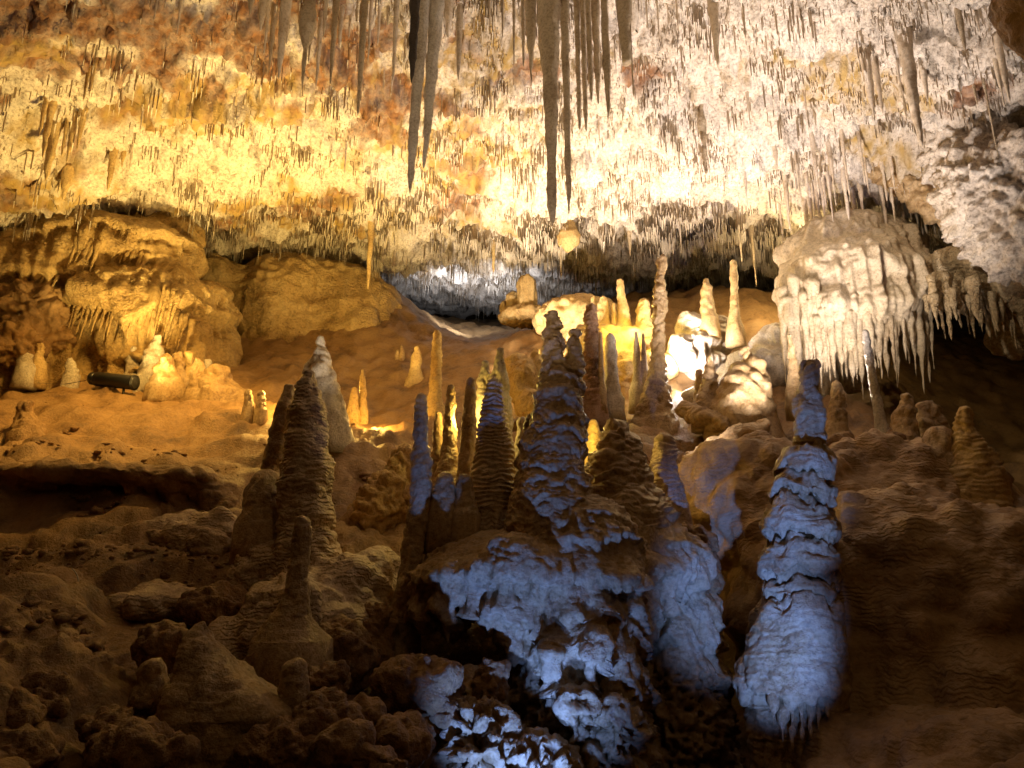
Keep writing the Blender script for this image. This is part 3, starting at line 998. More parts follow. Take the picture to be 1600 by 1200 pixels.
mt('cream pointed stalagmite glowing behind the broad dark one', 9.4, [(530, 500, 4), (548, 500, 9), (580, 499, 22), (610, 502, 27), (640, 505, 28), (670, 505, 30)], 'white', 0.22)
mt('round brown stalagmite knob at foot of the leaning one', 6.9, [(757, 415, 20), (775, 414, 27), (800, 414, 28), (820, 414, 30)], 'mite', 0.15)
mt('tall thin grey stalagmite on the left rim of the pedestal', 6.25, [(622, 658, 8), (645, 658, 11), (690, 659, 12), (730, 658, 17), (790, 655, 18), (840, 648, 17), (900, 638, 16), (990, 627, 20)], 'mite', 0.2)
mt('slim amber-edged stalagmite with split foot behind the pedestal rim', 8.0, [(606, 704, 7), (630, 704, 9), (670, 703, 10), (720, 702, 14), (760, 700, 18)], 'mite', 0.2)
mt('thin dim stalagmite left of the amber-edged slim pair', 8.2, [(648, 686, 6), (670, 685, 8), (720, 684, 11), (770, 684, 13)], 'mite', 0.2)
mt('smooth pillar stalagmite with yellow-lit right edge', 7.2, [(596, 736, 7), (630, 734, 10), (690, 732, 13), (740, 729, 15), (790, 728, 17)], 'mite', 0.12)
mt('finely striped dark stalagmite with rounded head and blue sheen', 6.6, [(601, 772, 13), (625, 772, 18), (650, 772, 21), (700, 772, 27), (740, 772, 31), (800, 771, 34)], 'mite_rip', 0.10, 0.02, 0.045)
mt('whiter and taller of two fused pale stalagmites behind the striped one', 8.2, [(548, 781, 7), (570, 780, 12), (600, 780, 15), (660, 780, 18), (720, 780, 20)], 'white', 0.25)
mt('shorter of two fused pale stalagmites behind the striped one', 8.3, [(568, 758, 6), (585, 757, 10), (620, 757, 13), (680, 757, 15), (720, 757, 16)], 'white', 0.25)
mt('hunched blue-streaked stalagmite on the right of the pedestal', 6.7, [(672, 963, 16), (690, 963, 26), (710, 962, 36), (755, 965, 48), (790, 968, 58), (830, 968, 66)], 'mite', 0.18, 0.02, 0.07, None,
   (zpx(960, 6.7, [850, 810, 780, 752, 725, 700, 680, 650]), 0.04, 0.05))
mt('brown stalagmite with white-lit left flank right of the pedestal', 7.3, [(690, 1038, 13), (710, 1039, 17), (740, 1041, 19), (790, 1042, 22)], 'mite_rip', 0.2, 0.012, 0.05)
mt('small dark pointed stalagmite beside the white-flanked one', 7.4, [(716, 1008, 3), (730, 1008, 8), (750, 1007, 13), (780, 1006, 16)], 'red', 0.3)
mt('squat stump stalagmite on the pedestal left edge', 6.3, [(752, 695, 14), (770, 695, 17), (800, 695, 18)], 'mite', 0.15)
mt('squat stump stalagmite at foot of the yellow-edged pillar', 6.25, [(752, 727, 12), (770, 726, 14), (805, 725, 16)], 'mite', 0.15)
mt('pale short stalagmite between the striped and the tallest one', 7.6, [(660, 818, 10), (700, 818, 12), (760, 818, 14)], 'white', 0.2)
# golden ones behind
mt('bright golden column-like stalagmite alone on the brown slope', 11.2, [(522, 683, 6), (545, 683, 8), (590, 681, 9), (640, 680, 10)], 'yellow', 0.2, 0.012, 0.08)
mt('orange pointed stalagmite on the brown slope left of the golden one', 13.2, [(545, 651, 3), (565, 651, 7), (590, 650, 11), (615, 649, 16)], 'yellow', 0.25)
mt('tiny left stalagmite high on the brown slope', 14.2, [(548, 621, 2.2), (560, 621, 3.5), (575, 620, 5)], 'mite')
mt('tiny right stalagmite high on the brown slope', 14.2, [(541, 628, 2.2), (552, 628, 3.5), (572, 628, 5)], 'mite')
mt('thin knobbly amber stalagmite right of the glowing cream one', 11.0, [(579, 567, 3), (600, 567, 5), (645, 567, 6)], 'yellow', 0.3)
mt('small amber stub stalagmite beside the thin knobbly one', 10.9, [(608, 553, 4), (620, 553, 6), (645, 552, 7)], 'yellow', 0.2)
mt('tiny dark stalagmite in front of the amber glow at left', 10.2, [(612, 388, 5), (622, 388, 6), (640, 388, 7)], 'mite')
mt('second tiny dark stalagmite before the amber glow', 10.2, [(616, 408, 5), (626, 408, 6), (642, 408, 7)], 'mite')
mt('orange peaked stalagmite on the knobbly rock', 10.7, [(552, 840, 3), (565, 840, 8), (590, 841, 12), (620, 841, 14)], 'yellow', 0.25)
mt('tall leaning golden stalagmite on the yellow shelf', 12.6, [(440, 969, 5), (460, 971, 7), (490, 974, 9), (520, 976, 11)], 'yellow', 0.18)
mt('stout golden stalagmite with domed head on the yellow shelf', 12.5, [(474, 1006, 8), (486, 1006, 11), (494, 1006, 9), (518, 1007, 13)], 'yellow', 0.2)
mt('thin golden stalagmite left of the leaning one', 12.6, [(476, 958, 3), (495, 959, 4), (520, 959, 5)], 'yellow', 0.2)
mt('short golden stalagmite behind the leaning one', 12.8, [(468, 943, 6), (485, 943, 9), (515, 944, 12)], 'yellow', 0.2)
mt('small golden finger stalagmite above the striped red column', 13.0, [(466, 928, 4), (480, 928, 5), (510, 928, 7)], 'yellow', 0.2)
mt('golden finger stalagmite at the left end of the shelf', 14.0, [(468, 912, 4), (485, 911, 6), (510, 911, 8)], 'yellow', 0.2)
mt('dark red ribbed stalagmite right of the tallest one', 10.4, [(484, 924, 9), (510, 924, 11), (560, 924, 12), (600, 925, 14), (640, 925, 16)], 'red', 0.2, 0.03, 0.07)
mt('pencil-thin pale stalagmite beside the red ribbed one', 10.3, [(521, 938, 2.6), (560, 939, 4), (610, 940, 5)], 'mite', 0.15)
mt('pale stout stalagmite with flat shoulder right of the red one', 10.6, [(528, 954, 8), (550, 955, 9), (600, 956, 11), (625, 956, 13)], 'white', 0.2)
mt('left of two white spear stalagmites by the tall column', 10.9, [(520, 994, 2.5), (545, 995, 5), (590, 996, 7), (610, 996, 9)], 'white', 0.15)
mt('right of two white spear stalagmites by the tall column', 10.9, [(522, 1005, 2), (550, 1006, 4), (590, 1007, 6), (610, 1007, 8)], 'white', 0.15)
mt('amber-lit short stalagmite behind the hunched blue one', 7.9, [(664, 928, 8), (685, 927, 11), (730, 926, 14)], 'yellow', 0.2)
mt('peaked brown stalagmite mass left of the drip curtain', 9.7, [(548, 1166, 5), (566, 1166, 9), (572, 1168, 20), (590, 1166, 28), (620, 1160, 36), (660, 1160, 40)], 'mite', 0.3, sink=0.9)
mt('narrow brown twin-tipped stalagmite left of the peaked mass', 9.8, [(557, 1109, 4), (580, 1109, 8), (605, 1109, 12), (635, 1108, 16)], 'mite', 0.3)
mt('small orange stalagmite left of the narrow brown one', 10.0, [(582, 1092, 5), (600, 1092, 6), (630, 1092, 7)], 'yellow', 0.2)
mt('thin dark stalagmite before the drip curtain', 9.6, [(525, 1234, 4), (550, 1236, 6), (580, 1240, 8), (615, 1242, 10)], 'mite', 0.25)
mt('pale stumpy stalagmite under the drip curtain', 9.0, [(605, 1310, 9), (630, 1308, 11), (680, 1307, 14)], 'mite', 0.3)
mt('stout yellowish stalagmite with round head at far right', 7.4, [(648, 1507, 12), (670, 1508, 15), (690, 1513, 22), (720, 1519, 31), (760, 1522, 38), (800, 1524, 44), (840, 1525, 50)], 'yellow', 0.16, 0.014, 0.06)
mt('squat rounded boulder-like stalagmite left of the stout yellowish one', 7.6, [(690, 1470, 20), (715, 1469, 27), (760, 1468, 30), (790, 1468, 34)], 'mite', 0.2)
mt('lumpy brown stalagmite at the edge of the black hollow', 8.6, [(622, 1418, 9), (640, 1416, 15), (675, 1414, 17), (710, 1413, 22)], 'mite', 0.3)
mt('blocky brown stalagmite beside the black hollow', 8.8, [(645, 1452, 18), (660, 1453, 24), (690, 1454, 28), (720, 1454, 30)], 'mite', 0.3)
mt('small cone stalagmite on the dark slope at right', 6.3, [(846, 1505, 7), (862, 1506, 13), (890, 1508, 22)], 'slope', 0.15)
# left middle group
for lb, d, pr, mtl in [
    ('white dripping stalagmite at the far left edge', 11.4, [(492, 30, 3), (520, 34, 6), (545, 38, 9), (575, 42, 10)], 'white'),
    ('small cream stalagmite right of the white dripping one', 11.5, [(540, 63, 4), (555, 62, 6), (575, 61, 8)], 'yellow'),
    ('small cream round-headed stalagmite alone on the left ledge', 11.6, [(563, 111, 5), (572, 111, 7), (588, 111, 8)], 'white'),
    ('thin dark stalagmite before the fluted wall', 12.3, [(516, 181, 2.5), (530, 179, 5), (552, 177, 7)], 'mite'),
    ('pale dumpy stalagmite left of the grey peak', 12.0, [(545, 208, 6), (560, 208, 8), (590, 207, 9)], 'white'),
    ('grey-white peaked stalagmite, highest of the left group', 11.9, [(529, 245, 5), (545, 245, 11), (565, 243, 17), (595, 240, 20)], 'white'),
    ('dark brown rounded stalagmite before the grey peak', 11.4, [(562, 261, 10), (575, 261, 15), (605, 261, 18)], 'mite'),
    ('brown stalagmite with pale flank right of the grey peak', 11.7, [(556, 279, 7), (570, 280, 10), (605, 281, 13)], 'mite'),
    ('pale-crowned stalagmite right of the brown pair', 11.8, [(556, 296, 7), (570, 297, 9), (608, 298, 11)], 'yellow'),
    ('dark cone stalagmite at right end of the left group', 11.4, [(568, 311, 6), (585, 311, 12), (615, 312, 16)], 'mite'),
    ('pale knobbed stalagmite behind the dark cone', 12.0, [(566, 326, 6), (580, 327, 9), (610, 328, 11)], 'white'),
    ('broad low brown stalagmite ending the left group', 11.5, [(590, 345, 16), (605, 346, 22), (625, 348, 28)], 'mite'),
    ('brown pointed stalagmite on the slope at far left', 9.6, [(632, 42, 6), (650, 43, 12), (680, 44, 20)], 'floor'),
]:
    mt(lb, d, pr, mtl, 0.34)

# pale column that reaches the roof
kx = P(1030, 600, 10.6)
stalagmite('tallest pale stalagmite rising from a bulging foot towards the roof fringe', 10.6, [(402, 1034, 4), (415, 1034, 7), (440, 1032, 8), (480, 1031, 11), (520, 1029, 8), (560, 1027, 13), (600, 1025, 17), (625, 1024, 21), (660, 1022, 24)],
           'mite', 0.3, 0.02, 0.12)
stalagmite('thin leaning yellow-white column under the drip curtain', 8.9, [(520, 1352, 5), (552, 1357, 6), (610, 1367, 7), (672, 1378, 8)], 'white', 0.2, name='column', cat='column')
stalagmite('amber column in the yellow niche, right', 12.0, [(410, 1146, 5), (440, 1147, 5), (480, 1148, 6), (510, 1148, 9)], 'yellow', 0.25, name='column', cat='column')
stalagmite('amber stalagmite in the yellow niche, left', 12.1, [(440, 1103, 5), (460, 1104, 8), (500, 1106, 11)], 'yellow', 0.25)

# blue column of stacked shelves on the right
RL = [1100, 1010, 930, 900, 872, 838, 800, 776, 742, 716, 688, 640, 610, 560]
stalagmite('blue-lit column of stacked drooping shelves with broken flat top at right', 5.75,
           [(570, 1266, 13), (600, 1262, 16), (612, 1259, 22), (640, 1260, 25), (664, 1262, 26), (686, 1264, 27), (692, 1264, 17), (700, 1262, 28), (712, 1261, 42), (736, 1258, 49), (744, 1258, 28),
            (752, 1256, 44), (770, 1254, 57), (778, 1253, 32), (790, 1252, 52), (815, 1251, 63), (834, 1251, 63), (843, 1251, 35), (853, 1251, 56), (870, 1251, 67), (896, 1250, 62),
            (905, 1250, 37), (914, 1250, 54), (926, 1250, 58), (936, 1249, 42), (946, 1248, 62), (1000, 1244, 72), (1060, 1240, 86), (1075, 1239, 88), (1095, 1238, 66), (1200, 1238, 66)], 'mite', 0.14, 0.006, 0.05, 116,
           None, 0.2, 'shelf_column', 'column', flare=0.0, jag=0.075)
T = bpy.data.objects.new('drip_fringe', None)
col().objects.link(T)
T.location = P(1250, 1170, 5.3)
tag(T, 'pale fringe of drips at the foot of the blue-lit shelf column', 'flowstone')
for i, (x, y) in enumerate([(1205, 1130), (1221, 1160), (1238, 1165), (1255, 1158), (1270, 1150), (1284, 1140), (1300, 1120), (1316, 1112)]):
    d = 5.27 + 0.02 * abs(i - 3)
    top, tip = P(1240 + (x - 1240) * 0.8, 1040, d + 0.28), P(1240 + (x - 1240) * 0.9, y, d + 0.02)
    obj('drip', cone_mesh('drip', top, tip, 17 * mpp(x, y, d), 16, 22, 1.2, 0.3, 300 + i), MAT['mite'], T, top - np.array(T.location))

# rounded rocks in the lower left
for i, (x, y, d, rx, ry, lb) in enumerate([
    (505, 1135, 4.4, 56, 52, 'pale smooth boulder at the foot of the stalagmite stub'),
    (572, 1125, 4.6, 28, 27, 'round dark boulder right of the pale smooth one'),
    (650, 1072, 5.2, 66, 48, 'large brown boulder left of the dark cavity under the pedestal'),
    (530, 1180, 4.1, 44, 36, 'brown boulder at the bottom edge below the pale one'),
    (430, 1180, 4.2, 58, 50, 'dark boulder at the bottom edge right of the cone'),
    (215, 1175, 4.0, 74, 44, 'long dark boulder at the bottom edge left of the cone'),
    (165, 1130, 4.3, 46, 26, 'dark boulder among clay at lower left'),
    (40, 1180, 4.0, 60, 32, 'dark rock in the bottom left corner'),
    (620, 1170, 4.5, 46, 52, 'upright dark boulder beside the blue-lit boulder'),
    (590, 985, 6.0, 28, 44, 'dark standing rock left of the dark cavity'),
    (240, 1100, 4.6, 40, 24, 'dark rock between short stalagmite and clay'),
    (510, 1062, 5.0, 36, 28, 'brown rock behind the stalagmite stub'),
    (765, 1065, 5.4, 30, 36, 'brown pointed rock inside the dark cavity'),
    (700, 1120, 5.1, 26, 24, 'pale knobbly rock at the cavity mouth'),
    (1080, 850, 7.0, 34, 30, 'brown lumpy rock at the right shoulder of the pedestal'),
    (1095, 900, 6.9, 30, 40, 'dark hanging rock below the right shoulder'),
    (1320, 720, 8.0, 40, 38, 'lumpy rock on top of the rippled slope'),
    (1390, 690, 8.4, 20, 18, 'small round rock on the crest of the slope'),
    (650, 1145, 4.9, 24, 20, 'small dark rock below the large brown boulder'),
    (100, 1010, 5.2, 50, 22, 'flat dark rock in the clay at far left'),
    (300, 1130, 4.4, 44, 40, 'dark rounded rock against the left foot of the cone'),
    (385, 1105, 4.7, 34, 40, 'dark rounded rock against the right foot of the cone'),
    (590, 1195, 4.1, 36, 30, 'dark rock at the bottom edge under the upright boulder'),
    (530, 1020, 5.6, 54, 50, 'dark bulging rock below the lumpy mound'),
    (400, 1050, 5.2, 40, 30, 'dark rock in the shade behind the stalagmite stub'),
    (330, 945, 6.2, 50, 30, 'dark flat-topped rock left of the lumpy mound'),
    (60, 1080, 4.7, 46, 26, 'low rock in rusty clay near the left edge'),
    (20, 1120, 4.4, 40, 30, 'dark rock touching the left edge of the view'),
    (260, 1010, 5.3, 46, 30, 'dark rock in the hollow behind the cone'),
]):
    r2 = random.Random(i)
    pr = [E(x, y, d, rx, ry, rx * mpp(x, y, d) * 0.9)]
    for _ in range(4):
        pr.append(E(x + r2.uniform(-.7, .7) * rx, y + r2.uniform(-.3, .9) * ry, d + r2.uniform(-.1, .1), rx * r2.uniform(.35, .6), ry * r2.uniform(.35, .6), rx * mpp(x, y, d) * .5))
    vx = max(0.013, rx * mpp(x, y, d) / 15.5)
    tag(blob('boulder', pr, vx, 0.05, lambda p, n, s=i: 0.07 * fbm(p, 0.3, 3, 400 + s) + 0.035 * billow(p, 0.14, 3, 430 + s) + 0.004 * ripple(p, 0.04, 0.8, 0.2, 460 + s),
             MAT['boss']), lb, 'boulder')


# ---------------------------------------------------------------- stalactites
def stalactite(label, tip, prof, d=None, attach=None, mat='stalactite', lean=0.0, lump=0.16, group=None, blunt=False, segs=None):
    """prof: (pixel row, half width in pixels) from the tip up; hangs straight down from the roof"""
    if d is None:
        d = hit(tip[0], attach, roof_z, 1)
    Tp = P(tip[0], tip[1], d)
    zr = roof_at(Tp[0] + lean * 2, Tp[1]) + 0.12
    L_ = max(zr - Tp[2], 0.15)
    n = int(np.clip(L_ / 0.035, 14, 90))
    t = np.linspace(0, 1, n)
    ax = np.stack([Tp[0] + lean * L_ * (1 - t), np.full(n, Tp[1]), zr - t * L_], -1)
    prof = np.array(sorted(prof), float)
    rows = np.array([proj(a)[1] for a in ax])
    hw = np.interp(rows, prof[:, 0], prof[:, 1])
    hw = np.where(rows < prof[0, 0], prof[0, 1] * (1 + 0.0016 * (prof[0, 0] - rows)), hw)
    rad = np.array([h * 0.88 * mpp(tip[0], r, d) for h, r in zip(hw, rows)])
    if not blunt:
        rad[-1] *= 0.35
    rm = float(rad.mean())
    seed = int(tip[0] * 3 + tip[1])
    s_ = segs or (32 if rm * FPX / d > 7 else 18)
    me = lathe_mesh('stalactite', ax, rad, s_, lambda p, nn: lump * rm * (fbm(p * np.array([1, 1, .5], np.float32), rm * 2.4, 3, seed) * 1.6 + 0.8 * fbm(p, rm * 0.6, 2, seed + 4)))
    return tag(obj('stalactite', me, MAT[mat], None, ax[0]), label, 'stalactite', group)


sc_ = stalactite
sc_('longest and thickest grey-brown stalactite hanging at centre', (863, 352), [(352, 1.5), (330, 4), (300, 7), (230, 10), (150, 14), (80, 17), (0, 20), (-80, 28)], 7.0)
sc_('second longest thin stalactite just right of the thickest one', (889, 333), [(333, 1), (290, 5), (200, 6), (60, 7), (0, 8)], 7.1)
sc_('left of two pale sparkling stalactites left of centre', (640, 303), [(303, 1), (285, 4), (230, 7), (140, 10), (60, 11), (0, 12)], 7.2, mat='white', lean=0.03)
sc_('right of two pale sparkling stalactites left of centre', (662, 263), [(263, 1), (245, 4), (190, 8), (100, 11), (0, 13)], 7.3, mat='white', lean=0.04)
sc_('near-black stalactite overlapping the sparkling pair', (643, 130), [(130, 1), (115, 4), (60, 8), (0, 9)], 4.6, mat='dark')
sc_('short tapering stalactite left of the thickest one', (830, 141), [(141, 1), (100, 4), (60, 7), (0, 11)], 7.2)
sc_('slim stalactite, first of the row right of the thickest', (906, 203), [(203, 1.5), (180, 3.5), (100, 4), (0, 5)], 7.3)
sc_('slim stalactite, second of the row right of the thickest', (916, 205), [(205, 1.5), (180, 4), (100, 4.5), (0, 5)], 7.4)
sc_('slim stalactite, third of the row right of the thickest', (924, 158), [(158, 1.2), (130, 4), (60, 5), (0, 5)], 7.3)
sc_('slim stalactite, fourth of the row right of the thickest', (935, 163), [(163, 1.2), (130, 4), (60, 6), (0, 9)], 7.5)
sc_('knobbed stalactite, fifth of the row right of the thickest', (951, 183), [(183, 1.2), (160, 4), (100, 7), (0, 6)], 7.2)
sc_('thick stub stalactite with broken-off pale end', (979, 100), [(100, 8), (60, 10), (0, 14), (-60, 18)], 7.1, blunt=True)
sc_('hair-thin straw stalactite below the broken stub', (990, 150), [(150, 1.2), (100, 1.6), (0, 2)], 7.5)
sc_('very thin stalactite left of the short tapering one', (803, 102), [(102, 1), (60, 2.2), (0, 3)], 7.6)
sc_('thin stalactite touching the short tapering one', (818, 105), [(105, 1), (60, 3), (0, 4)], 7.5)
ORD = 'first second third fourth fifth sixth seventh eighth ninth tenth eleventh twelfth thirteenth fourteenth fifteenth sixteenth seventeenth eighteenth nineteenth twentieth twenty-first twenty-second'.split()
for i, (x, y, w) in enumerate(sorted([(390, 26, 12), (407, 48, 10), (420, 112, 5), (435, 125, 8), (494, 134, 5), (516, 132, 5), (530, 75, 6), (559, 181, 5), (614, 128, 4), (716, 126, 6), (447, 70, 4), (482, 96, 4),
                               (505, 62, 5), (545, 60, 4), (575, 96, 3), (590, 70, 4), (700, 60, 12), (605, 40, 6), (740, 50, 4), (765, 40, 3), (785, 60, 3), (412, 85, 4)])):
    sc_(ORD[i] + ' slender stalactite from the left in the pale cluster at upper left of centre', (x, y), [(y, 1), (y - 30, w * .6), (y - 80, w), (y - 200, w * 1.4)], 7.7 + 0.25 * (i % 4), mat='straw' if i % 3 else 'stalactite', group='pale cluster upper left')
sc_('stalactite with dark bulb in the upper left cluster', (472, 138), [(138, 1), (110, 3), (75, 5), (60, 10), (40, 15), (20, 14), (0, 7)], 7.5)
for i, (x, y, w) in enumerate(sorted([(1122, 102, 9), (1090, 64, 6), (1075, 31, 4), (1138, 37, 7), (1198, 78, 4), (1165, 60, 5), (1182, 45, 6), (1215, 55, 4), (1240, 66, 4), (1150, 82, 3), (1060, 50, 3), (1045, 40, 3),
                               (1030, 60, 2.5), (1012, 45, 3)])):
    sc_(ORD[i] + ' cream stalactite from the left in the row along the top right of centre', (x, y), [(y, 1), (y - 30, w * .5), (y - 90, w), (y - 200, w * 1.3)], 7.9 + 0.2 * (i % 3), mat='straw', group='top row right of centre')
sc_('long pale ribbed stalactite at upper right', (1440, 229), [(229, 1.5), (200, 5), (140, 9), (60, 12), (0, 12)], 7.9, mat='straw', lump=0.25)
sc_('pale stalactite just behind the long ribbed one', (1450, 158), [(158, 1.2), (120, 5), (60, 8), (0, 9)], 8.2, mat='straw')
sc_('left of two tapering cream stalactites at upper right', (1365, 182), [(182, 1.2), (150, 5), (90, 9), (50, 11), (0, 12)], 8.3, mat='straw')
sc_('right of two tapering cream stalactites at upper right', (1379, 177), [(177, 1.2), (140, 4), (80, 6), (0, 8)], 8.4, mat='straw')
sc_('thin cream stalactite between the pair and the ribbed one', (1407, 131), [(131, 1), (90, 3), (0, 5)], 8.2, mat='straw')
sc_('wire-thin dark stalactite on the right wall', (1560, 246), [(246, 1), (180, 1.7), (60, 2.2)], 8.2)
sc_('grey tapering stalactite near the upper right corner', (1578, 159), [(159, 1.2), (120, 5), (60, 7), (0, 9)], 7.6, mat='straw')
sc_('grey stalactite left of the corner one', (1566, 148), [(148, 1.2), (110, 4), (60, 5), (0, 6)], 7.8, mat='straw')
sc_('dark stalactite at upper right over a grey patch', (1509, 82), [(82, 1.2), (40, 5), (0, 6)], 7.4)
sc_('brown stalactite beside the orange patch at upper right', (1527, 163), [(163, 1.2), (120, 3.5), (60, 5)], 8.3)
sc_('thin stalactite over the yellow patch at upper right', (1267, 119), [(119, 1), (80, 2.5), (0, 3.5)], 8.6, mat='straw')
sc_('fuzzy hanging straw cluster on the white roof', (1103, 272), [(272, 2), (230, 5), (190, 6), (165, 5)], None, 165, mat='stalactite', lump=0.5)
# left cluster
for lb, tp, w, at in [('leftmost brown stalactite of the left cluster', (61, 213), 5, 158), ('long brown stalactite of the left cluster', (66, 247), 6, 168), ('lowest curved brown stalactite of the left cluster', (71, 283), 7.5, 200),
                      ('small stalactite in the middle of the left cluster', (96, 244), 4, 185), ('sharp brown stalactite right in the left cluster', (104, 254), 5, 195), ('rightmost brown stalactite of the left cluster', (120, 234), 6, 180),
                      ('brown stalactite alone right of the left cluster', (168, 299), 7, 235), ('stubby brown stalactite above the golden wall', (98, 312), 12, 268), ('small stalactite over the brown band at left', (130, 157), 4, 110),
                      ('small twin stalactite over the brown band at left', (139, 150), 5, 104), ('little stalactite right of the lone brown one', (190, 262), 7, 238),
                      ('orange needle stalactite hanging from the lip at left of centre', (575, 452), 4.5, 352), ('amber stalactite on the lip below the sparkling pair', (771, 426), 4.5, 375),
                      ('thin brown stalactite under the glowing bulb', (877, 432), 3, 384), ('brown stalactite on the lip right of the bulb', (985, 400), 5, 362)]:
    sc_(lb, tp, [(tp[1], 1), (tp[1] - 18, w * .55), (tp[1] - 60, w), (tp[1] - 120, w * 1.5)], None, at, mat='yellow' if tp[0] < 800 else 'stalactite', lump=0.25)
sc_('glowing yellow bulb-ended stalactite at the lip', (888, 394), [(394, 1), (388, 9), (378, 19), (368, 20), (360, 14), (345, 9), (330, 8)], None, 350, mat='yellow', lump=0.2)

tag(blob('rock_overhang', [E(1660, -30, 4.6, 95, 130, 0.5), E(1700, 60, 4.6, 70, 70, 0.4)], 0.03, 0.15, mound_disp, MAT['floor']), 'dark near rock jutting in at the top right corner', 'rock')
# medium ones scattered by the hundred, then the straws as one mass
rs = np.random.default_rng(21)


def roof_sample(n, dens):
    out = []
    while len(out) < n:
        px = rs.uniform(-60, 1660, 4000)
        d = rs.uniform(6.5, 18.5, 4000)
        keep = rs.uniform(0, 1, 4000) < dens(px, d)
        for a, b in zip(px[keep], d[keep]):
            out.append((a, b))
    return np.array(out[:n])


def lipness(px, d):
    """1 where the roof ends in a fringe"""
    return np.exp(-((d - 14.0) / 1.3) ** 2)


cand = roof_sample(196, lambda px, d: 0.25 + 0.6 * lipness(px, d) * (px > 700) + 0.5 * (px > 1230) * (d > 9) * (d < 13))
for i, (px, d) in enumerate(cand):
    x = (px - 800) / FPX * d / (CP - 0.3 * SP)
    zr = roof_at(x, d)
    a, b = proj((x, d, zr))
    lip = float(lipness(px, d))
    L_ = (0.14 + 0.5 * rs.uniform(0, 1) ** 2) * (1 + 1.2 * lip * (a > 950))
    r = rs.uniform(0.011, 0.024) + 0.012 * L_
    top, tip = np.array([x, d, zr + 0.1]), np.array([x, d, zr - L_])
    me = cone_mesh('stalactite', top, tip, r, 9, 12, 0.75, 0.22, i)
    if a < 550:
        lb, g = 'small yellow-lit stalactite scattered on the left part of the roof', 'scattered stalactites left'
    elif a < 950:
        lb, g = 'small stalactite scattered on the middle of the roof', 'scattered stalactites middle'
    elif b > 300:
        lb, g = 'long thin stalactite in the fringe along the right roof lip', 'fringe along the right lip'
    else:
        lb, g = 'small cream stalactite scattered on the right part of the roof', 'scattered stalactites right'
    tag(obj('stalactite', me, MAT['straw' if i % 4 else 'stalactite'], None, top), lb, 'stalactite', g)


for i in range(54):
    px, d = rs.uniform(1215, 1450), rs.uniform(10.2, 12.4)
    x = (px - 800) / FPX * d / (CP - 0.2 * SP)
    zr = roof_at(x, d)
    L_ = rs.uniform(0.45, 1.25)
    top, tip = np.array([x, d, zr + 0.1]), np.array([x, d, zr - L_])
    tag(obj('stalactite', cone_mesh('stalactite', top, tip, rs.uniform(0.022, 0.045), 10, 16, 0.8, 0.25, 700 + i), MAT['straw'], None, top),
        'long thin stalactite in the curtain hanging before the jellyfish-shaped dome', 'stalactite', 'curtain before the dome')


def straw_mass(n, seed):
    r = np.random.default_rng(seed)
    d = np.concatenate([r.uniform(6.6, 23.0, n * 4), r.normal(14.2, 0.6, n)])
    u = r.uniform(-0.80, 0.80, n * 5)
    sh = r.permutation(n * 5)
    d, u = d[sh], u[sh]
    x = u * d * 1.02
    p = np.c_[x, d, np.zeros(len(d))]
    dens = sstep(-0.28, 0.22, fbm(p, 0.9, 3, 500)) * (0.25 + 0.75 * sstep(-0.3, 0.2, fbm(p, 0.3, 2, 505))) * (0.35 + 0.65 * sstep(-0.6, 0.0, u)) * np.clip(d / 14.0, 0.4, 1)
    dens = dens * (1 - 0.85 * brown_at(np.c_[x, d]))
    k = np.flatnonzero(r.uniform(0, 1, len(d)) < dens)[:n]
    x, d = x[k], d[k]
    n = len(k)
    z_ = roof_z(np.c_[x, d])
    lip = np.exp(-((d - 14.2) / 1.2) ** 2)
    u2 = x / d
    clus = np.exp(np.clip(2.6 * fbm(np.c_[x, d, np.zeros(n)], 0.55, 2, 510), -1.2, 1.3))
    L_ = (0.05 + 0.24 * r.uniform(0, 1, n) ** 1.8) * clus * (1 + (0.35 + 1.0 * sstep(0.05, 0.25, u2)) * lip)
    L_ = np.minimum(np.where(r.uniform(0, 1, n) < 0.03, L_ * 2.0, L_), 0.62)
    L_ = np.where(u2 > 0.56, np.minimum(L_, 0.3), L_)
    rad = r.uniform(0.003, 0.0075, n) + 0.014 * L_
    S = 3
    th = np.arange(S) / S * 2 * math.pi
    ring = np.stack([np.cos(th), np.sin(th)], -1)
    lev = [(0.10, 1.2), (-0.6, 0.75)]
    V = np.zeros((n, S * 2 + 1, 3), np.float32)
    for a, (f, rr) in enumerate(lev):
        off = np.where(f > 0, 0.08, f * L_)
        V[:, a * S:(a + 1) * S, 0] = x[:, None] + rad[:, None] * rr * ring[None, :, 0]
        V[:, a * S:(a + 1) * S, 1] = d[:, None] + rad[:, None] * rr * ring[None, :, 1]
        V[:, a * S:(a + 1) * S, 2] = (z_ + off)[:, None]
    V[:, -1] = np.c_[x, d, z_ - L_]
    q = []
    for a in range(1):
        for j in range(S):
            q.append((a * S + j, a * S + (j + 1) % S, (a + 1) * S + (j + 1) % S, (a + 1) * S + j))
    q = np.array(q)[:, ::-1]
    t = np.array([(S + (j + 1) % S, S + j, 2 * S) for j in range(S)])[:, ::-1]
    o = (np.arange(n) * (2 * S + 1))[:, None, None]
    return mesh_from('soda_straws', V.reshape(-1, 3), (q[None] + o).reshape(-1, 4), (t[None] + o).reshape(-1, 3))


tag(obj('soda_straws', straw_mass(45000, 33), MAT['straw']), 'dense growth of tiny white soda straws covering the cave roof', 'straws', kind='stuff')



